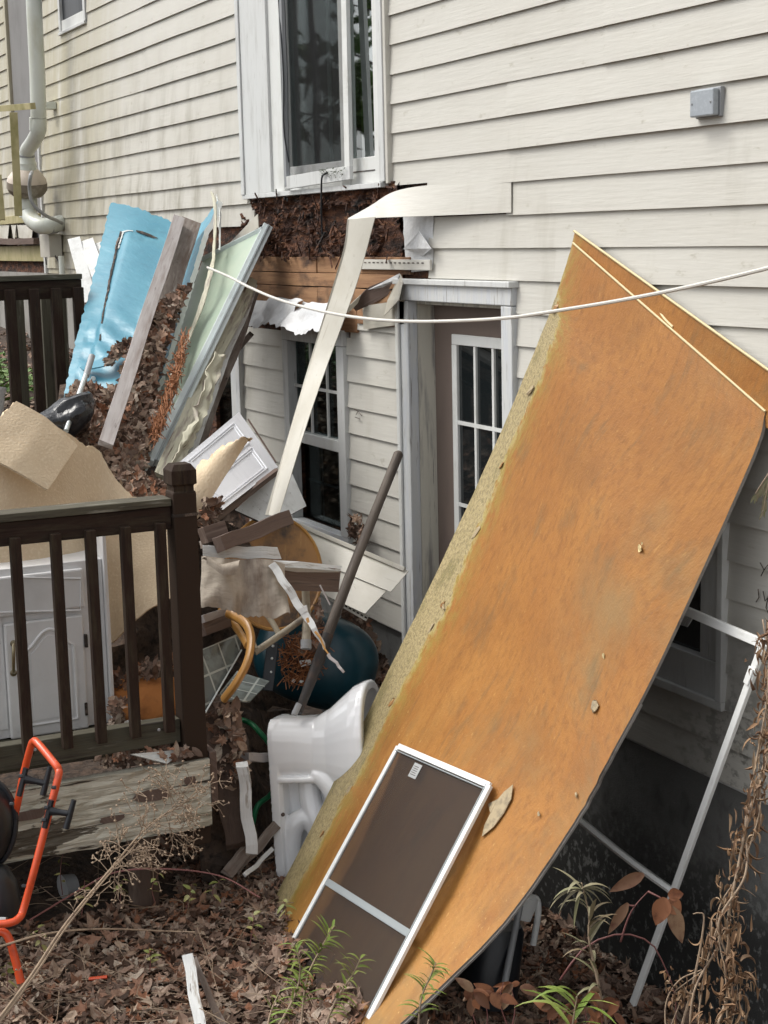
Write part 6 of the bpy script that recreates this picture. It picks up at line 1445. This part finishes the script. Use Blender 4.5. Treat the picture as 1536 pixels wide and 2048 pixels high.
# dry seedhead weed
def dryweed():
    t = thing('dry_weed', 'tall dry weed stalk with tiny seed heads leaning across the deck corner', 'dry weed', PD(0, 2045, 4.6))
    st_ = [PD(-30, 2075, 4.55), PD(60, 1955, 4.6), PD(130, 1850, 4.7), PD(220, 1740, 4.85), PD(300, 1650, 5.0), (PD(395, 1590, 5.1))]
    mb = MB(); S = spline(st_, 60); mb.add(*tube_m(S, list(np.linspace(.006, .002, 60)), 6))
    S2 = spline([p+CAMR*.012+CAMU*.004 for p in st_[:5]], 40); mb.add(*tube_m(S2, list(np.linspace(.004, .0015, 40)), 5))
    heads = MB(); r = random.Random(5)
    def twig(p, d, L_, lvl):
        q = p+d*L_; m = (p+q)/2+RNG.normal(0, .006, 3); mb.add(*tube_m([p, m, q], [.0014, .001, .0008], 4))
        if lvl == 0:
            for _ in range(1):
                v = []; c = q
                for a in ((1, 0, 0), (-1, 0, 0), (0, 1, 0), (0, -1, 0), (0, 0, 1), (0, 0, -1)): v.append(c+np.array(a)*r.uniform(.003, .0062))
                heads.add(v, [(0, 2, 4), (2, 1, 4), (1, 3, 4), (3, 0, 4), (2, 0, 5), (1, 2, 5), (3, 1, 5), (0, 3, 5)])
        else:
            for _ in range(r.randint(2, 3)): twig(q if r.random() < .5 else m, nrm(d+np.array([r.uniform(-1, 1) for _ in range(3)])*.9), L_*.62, lvl-1)
    for k in range(34, 60):
        for _ in range(2):
            d = nrm(CAMR*r.uniform(-.6, 1.2)+CAMU*r.uniform(-.9, 1.0)+CAMF*r.uniform(-.5, .5)); twig(S[k], d, r.uniform(.05, .10), 2)
    for k in range(8, 34, 3): twig(S[k], nrm(CAMR*r.uniform(-1, 1)+CAMU*r.uniform(-.2, 1)), .04, 1)
    mb.build('stalk', 'drystem', t, recalc=False); heads.build('seed_heads', 'drystem', t, kind='stuff', recalc=False)
dryweed()
# bramble with red leaves at right
def bramble():
    c = [(1120, 1960), (1170, 1895), (1240, 1868), (1300, 1885), (1330, 1935), (1350, 1990), (1352, 2060)]
    main = [PD(x, y, 4.1) for x, y in c]; br = [PD(1242, 1885, 4.1), PD(1262, 1830, 4.1), PD(1278, 1790, 4.12), PD(1300, 1782, 4.12)]
    br = [PD(1241, 1884, 4.1), PD(1255, 1840, 4.1), PD(1270, 1812, 4.1), PD(1296, 1783, 4.12)]; br2 = [PD(1296, 1783, 4.12), PD(1320, 1795, 4.1), PD(1335, 1805, 4.1)]; br3 = [PD(1268, 1812, 4.1), PD(1250, 1810, 4.1)]
    lv = []
    for (x, y, dx, dy, L_, w_) in ((1288, 1748, -1.0, -.45, .10, .035), (1256, 1806, -.75, -1.1, .095, .028), (1330, 1795, -.35, -1.0, .075, .05), (1335, 1800, .7, -.7, .05, .045), (1342, 1812, .35, -1.1, .10, .042), (1336, 1790, .8, .1, .04, .035)):
        lv.append(dict(base=PD(x, y, 4.09), d=CAMR*dx+CAMU*dy, up=-CAMF, L_=L_, w_=w_, droop=.15, fold=.1))
    plant('bramble_cane', [main, br, br2, br3], .003, lv, 'bramble', 'redleaf', 'arching purple bramble cane with red brown leaves before the white frame', 'bramble')
bramble()
def redcluster(cx_, cy_, d, n, s, seed, text, m='redleaf'):
    r = random.Random(seed); lv = []
    for k in range(n):
        x, y = cx_+r.uniform(-s, s), cy_+r.uniform(-s*.5, s*.5); a = r.uniform(0, 2*math.pi)
        lv.append(dict(base=PD(x, y, d+r.uniform(-.05, .05)), d=CAMR*math.cos(a)+CAMU*(math.sin(a)*.7-.4), up=-CAMF+RNG.normal(0, .25, 3), L_=r.uniform(.03, .068), w_=r.uniform(.016, .034), droop=r.uniform(-.4, 1.2), fold=r.uniform(-.25, .35)))
    plant('bramble_shoot', [[PD(cx_, cy_+110, d), PD(cx_+10, cy_+50, d), PD(cx_, cy_, d)], [PD(cx_, cy_+100, d), PD(cx_-20, cy_+40, d), PD(cx_-s*.6, cy_, d)]], .0022, lv, 'bramble', m, text, 'bramble', 'bramble shoots along the bottom right')
redcluster(965, 1985, 4.3, 13, 34, 1, 'rust red bramble leaves under the lower board edge')
redcluster(1020, 1965, 4.4, 6, 22, 2, 'few curled red leaves right of the board foot')
redcluster(1195, 2005, 4.0, 15, 45, 3, 'broad brown bramble leaves at the foot of the dried plant')
redcluster(1120, 2020, 4.0, 8, 28, 4, 'dull pinkish leaves left of the dried plant foot')
# withered plant
s = [PD(1215, 2060, 4.05), PD(1195, 1960, 4.05), PD(1178, 1880, 4.05), PD(1178, 1830, 4.05), PD(1163, 1765, 4.05)]
lv = leafy(s, 26, .09, .012, droop=1.9, start=.12, spread=.4, seed=9)
for a in np.linspace(-2.9, .4, 9): lv.append(dict(base=PD(1163, 1778, 4.05), d=CAMR*math.cos(a)+CAMU*math.sin(a)*.6+CAMU*.3, up=(0, 0, 1), L_=.10*random.uniform(.7, 1.1), w_=.014, droop=1.5))
plant('withered_weed', [s], .004, lv, 'drystem', 'paleleaf', 'withered grey green weed with curled drooping leaves under the board', 'weed')
# dead vines on the right
def vine(pts, n, seed, text, r0=.006, L_=.05, tw=3):
    r = random.Random(seed); t = thing('dead_vine', text, 'vine', pts[0], 'dead vines at the right'); mb = MB(); ml = MB()
    for k in range(tw):
        S = spline([p+RNG.normal(0, .012, 3) for p in pts], 50); mb.add(*tube_m(S, r0*(1-.25*k), 5))
    for k in range(n):
        p = S[r.randint(1, 48)]+RNG.normal(0, .017, 3); ml.add(*blade_m(p, RNG.normal(0, 1, 3)-np.array([0, 0, .7]), (.2, .3, 1), L_*r.uniform(.3, 1.2), r.uniform(.003, .012), droop=r.uniform(-7, 8), nseg=10, fold=.6))
    mb.build('stem', 'drystem', t, smoothit=True, recalc=False); ml.build('curled_leaves', 'dryleaf', t, kind='stuff', recalc=False, smoothit=True)
vine([PD(1440, 2080, 3.75), PD(1462, 1960, 3.78), PD(1450, 1850, 3.8), PD(1478, 1740, 3.82), PD(1503, 1620, 3.85), PD(1524, 1500, 3.9), PD(1540, 1380, 3.95), PD(1545, 1250, 4.0)], 520, 1, 'thick dead vine covered in curled leaves climbing the right edge', .0042, .05, 4)
vine([PD(1385, 2080, 3.85), PD(1400, 2000, 3.86), PD(1425, 1900, 3.88), PD(1448, 1840, 3.85)], 70, 2, 'thinner dead vine left of the thick one', .003, .045, 2)
vine([PD(1335, 2080, 3.9), PD(1342, 2010, 3.9), PD(1352, 1975, 3.9), PD(1388, 1945, 3.9)], 60, 3, 'short curled dead vine beside the white frame foot', .002, .03, 2)
tube('dry_stalk', 'drystem', P3([(1362, 2060, 3.9), (1382, 1985, 3.9), (1400, 1900, 3.9), (1408, 1835, 3.9), (1398, 1826, 3.9), (1386, 1828, 3.9)]), [.004, .003, .002, .0015], n=24, sides=6, text='single bent dry stalk before the dark foundation', cat='stalk')
# drooping dry grass plume at the right edge
pl_ = []
for k in range(46):
    a = random.uniform(0, 1); b = random.choice([0, 1]); x, y = (1536-26*a, 955+35*a) if b else (1538-12*a, 950+80*a); pl_.append(dict(base=PD(x, y, 3.9), d=-CAMU+CAMR*random.uniform(-.8, .2), up=-CAMF, L_=.025, w_=.006, droop=1))
plant('seed_plume', [[PD(1575, 900, 3.9), PD(1545, 935, 3.9), PD(1532, 990, 3.9), PD(1525, 1032, 3.9)], [PD(1545, 935, 3.9), PD(1525, 965, 3.9), PD(1510, 988, 3.9)]], .002, pl_, 'drystem', 'paleleaf', 'grey drooping seed plume at the right edge beside the board', 'plume')
# tendril marks left on the siding
mb = MB()
for a, b, c in (((1520, 1125), (1528, 1140), (1522, 1152)), ((1528, 1140), (1534, 1132), (1538, 1128)), ((1516, 1178), (1518, 1195), (1512, 1204)), ((1526, 1182), (1530, 1202), (1536, 1195)), ((1538, 1185), (1532, 1215), (1536, 1225))):
    mb.add(*tube_m([WP(*a, .022), WP(*b, .022), WP(*c, .022)], .0018, 4))
mb.build('tendril_trace', 'crack', house, text='dark dried tendrils stuck to the siding', kind='stuff')
for a_, b_3 in (((708, 815), (722, 835)), ):
    mb = MB()
    for q in ([(708, 818), (716, 822), (712, 830)], [(716, 822), (724, 832)], [(710, 834), (720, 838)]): mb.add(*tube_m([WP(*p, .02) for p in q], .0018, 4))
    mb.build('tendril_trace', 'crack', house, kind='stuff')
# dead leaves caught at lower window corner
lp = [WP(random.uniform(698, 730), random.uniform(1035, 1085), .06) for _ in range(26)]
leafpile('leaf_litter', lp, [(0, -1, 0)]*26, size=(.025, .045), tilt=1, text='russet leaves caught at the lower right corner of the lower window', cat='leaves')
# ================================================================== WOODLAND (seen in the window glass)
def woods():
    mb = MB(); lf = MB(); r = random.Random(3); P_ = []; Nn = []
    for k in range(16):
        x = -34+r.uniform(-6, 10)+k*.9; y = -14-r.uniform(0, 10)-k*.3; h = r.uniform(9, 15)
        b = np.array([x, y, 0]); mb.add(*tube_m([b, b+[.2, .1, h*.5], b+[0, .3, h]], [.22, .15, .04], 7))
        for _ in range(16):
            z = r.uniform(.25, .95)*h; a = r.uniform(0, 6.28); L_ = (h-z)*.35+.8; q = b+[0, 0, z]; e = q+np.array([math.cos(a)*L_, math.sin(a)*L_, L_*.35]); mb.add(*tube_m([q, (q+e)/2+[0, 0, .2], e], [.05, .03, .01], 5))
            for _ in range(24): P_.append(q+(e-q)*r.uniform(.3, 1.05)+RNG.normal(0, .3, 3)); Nn.append(RNG.normal(0, 1, 3))
    mb.build('bare_woodland', 'bark', kind='stuff', text='line of bare branched trees away from the house', cat='woodland', recalc=False)
    v, f = leaves_m(P_, Nn, size=(.16, .36), kinds=(2,)); part('woodland_foliage', v, f, 'clover', kind='stuff', text='sparse foliage of the trees away from the house', cat='foliage', recalc=False)
woods()
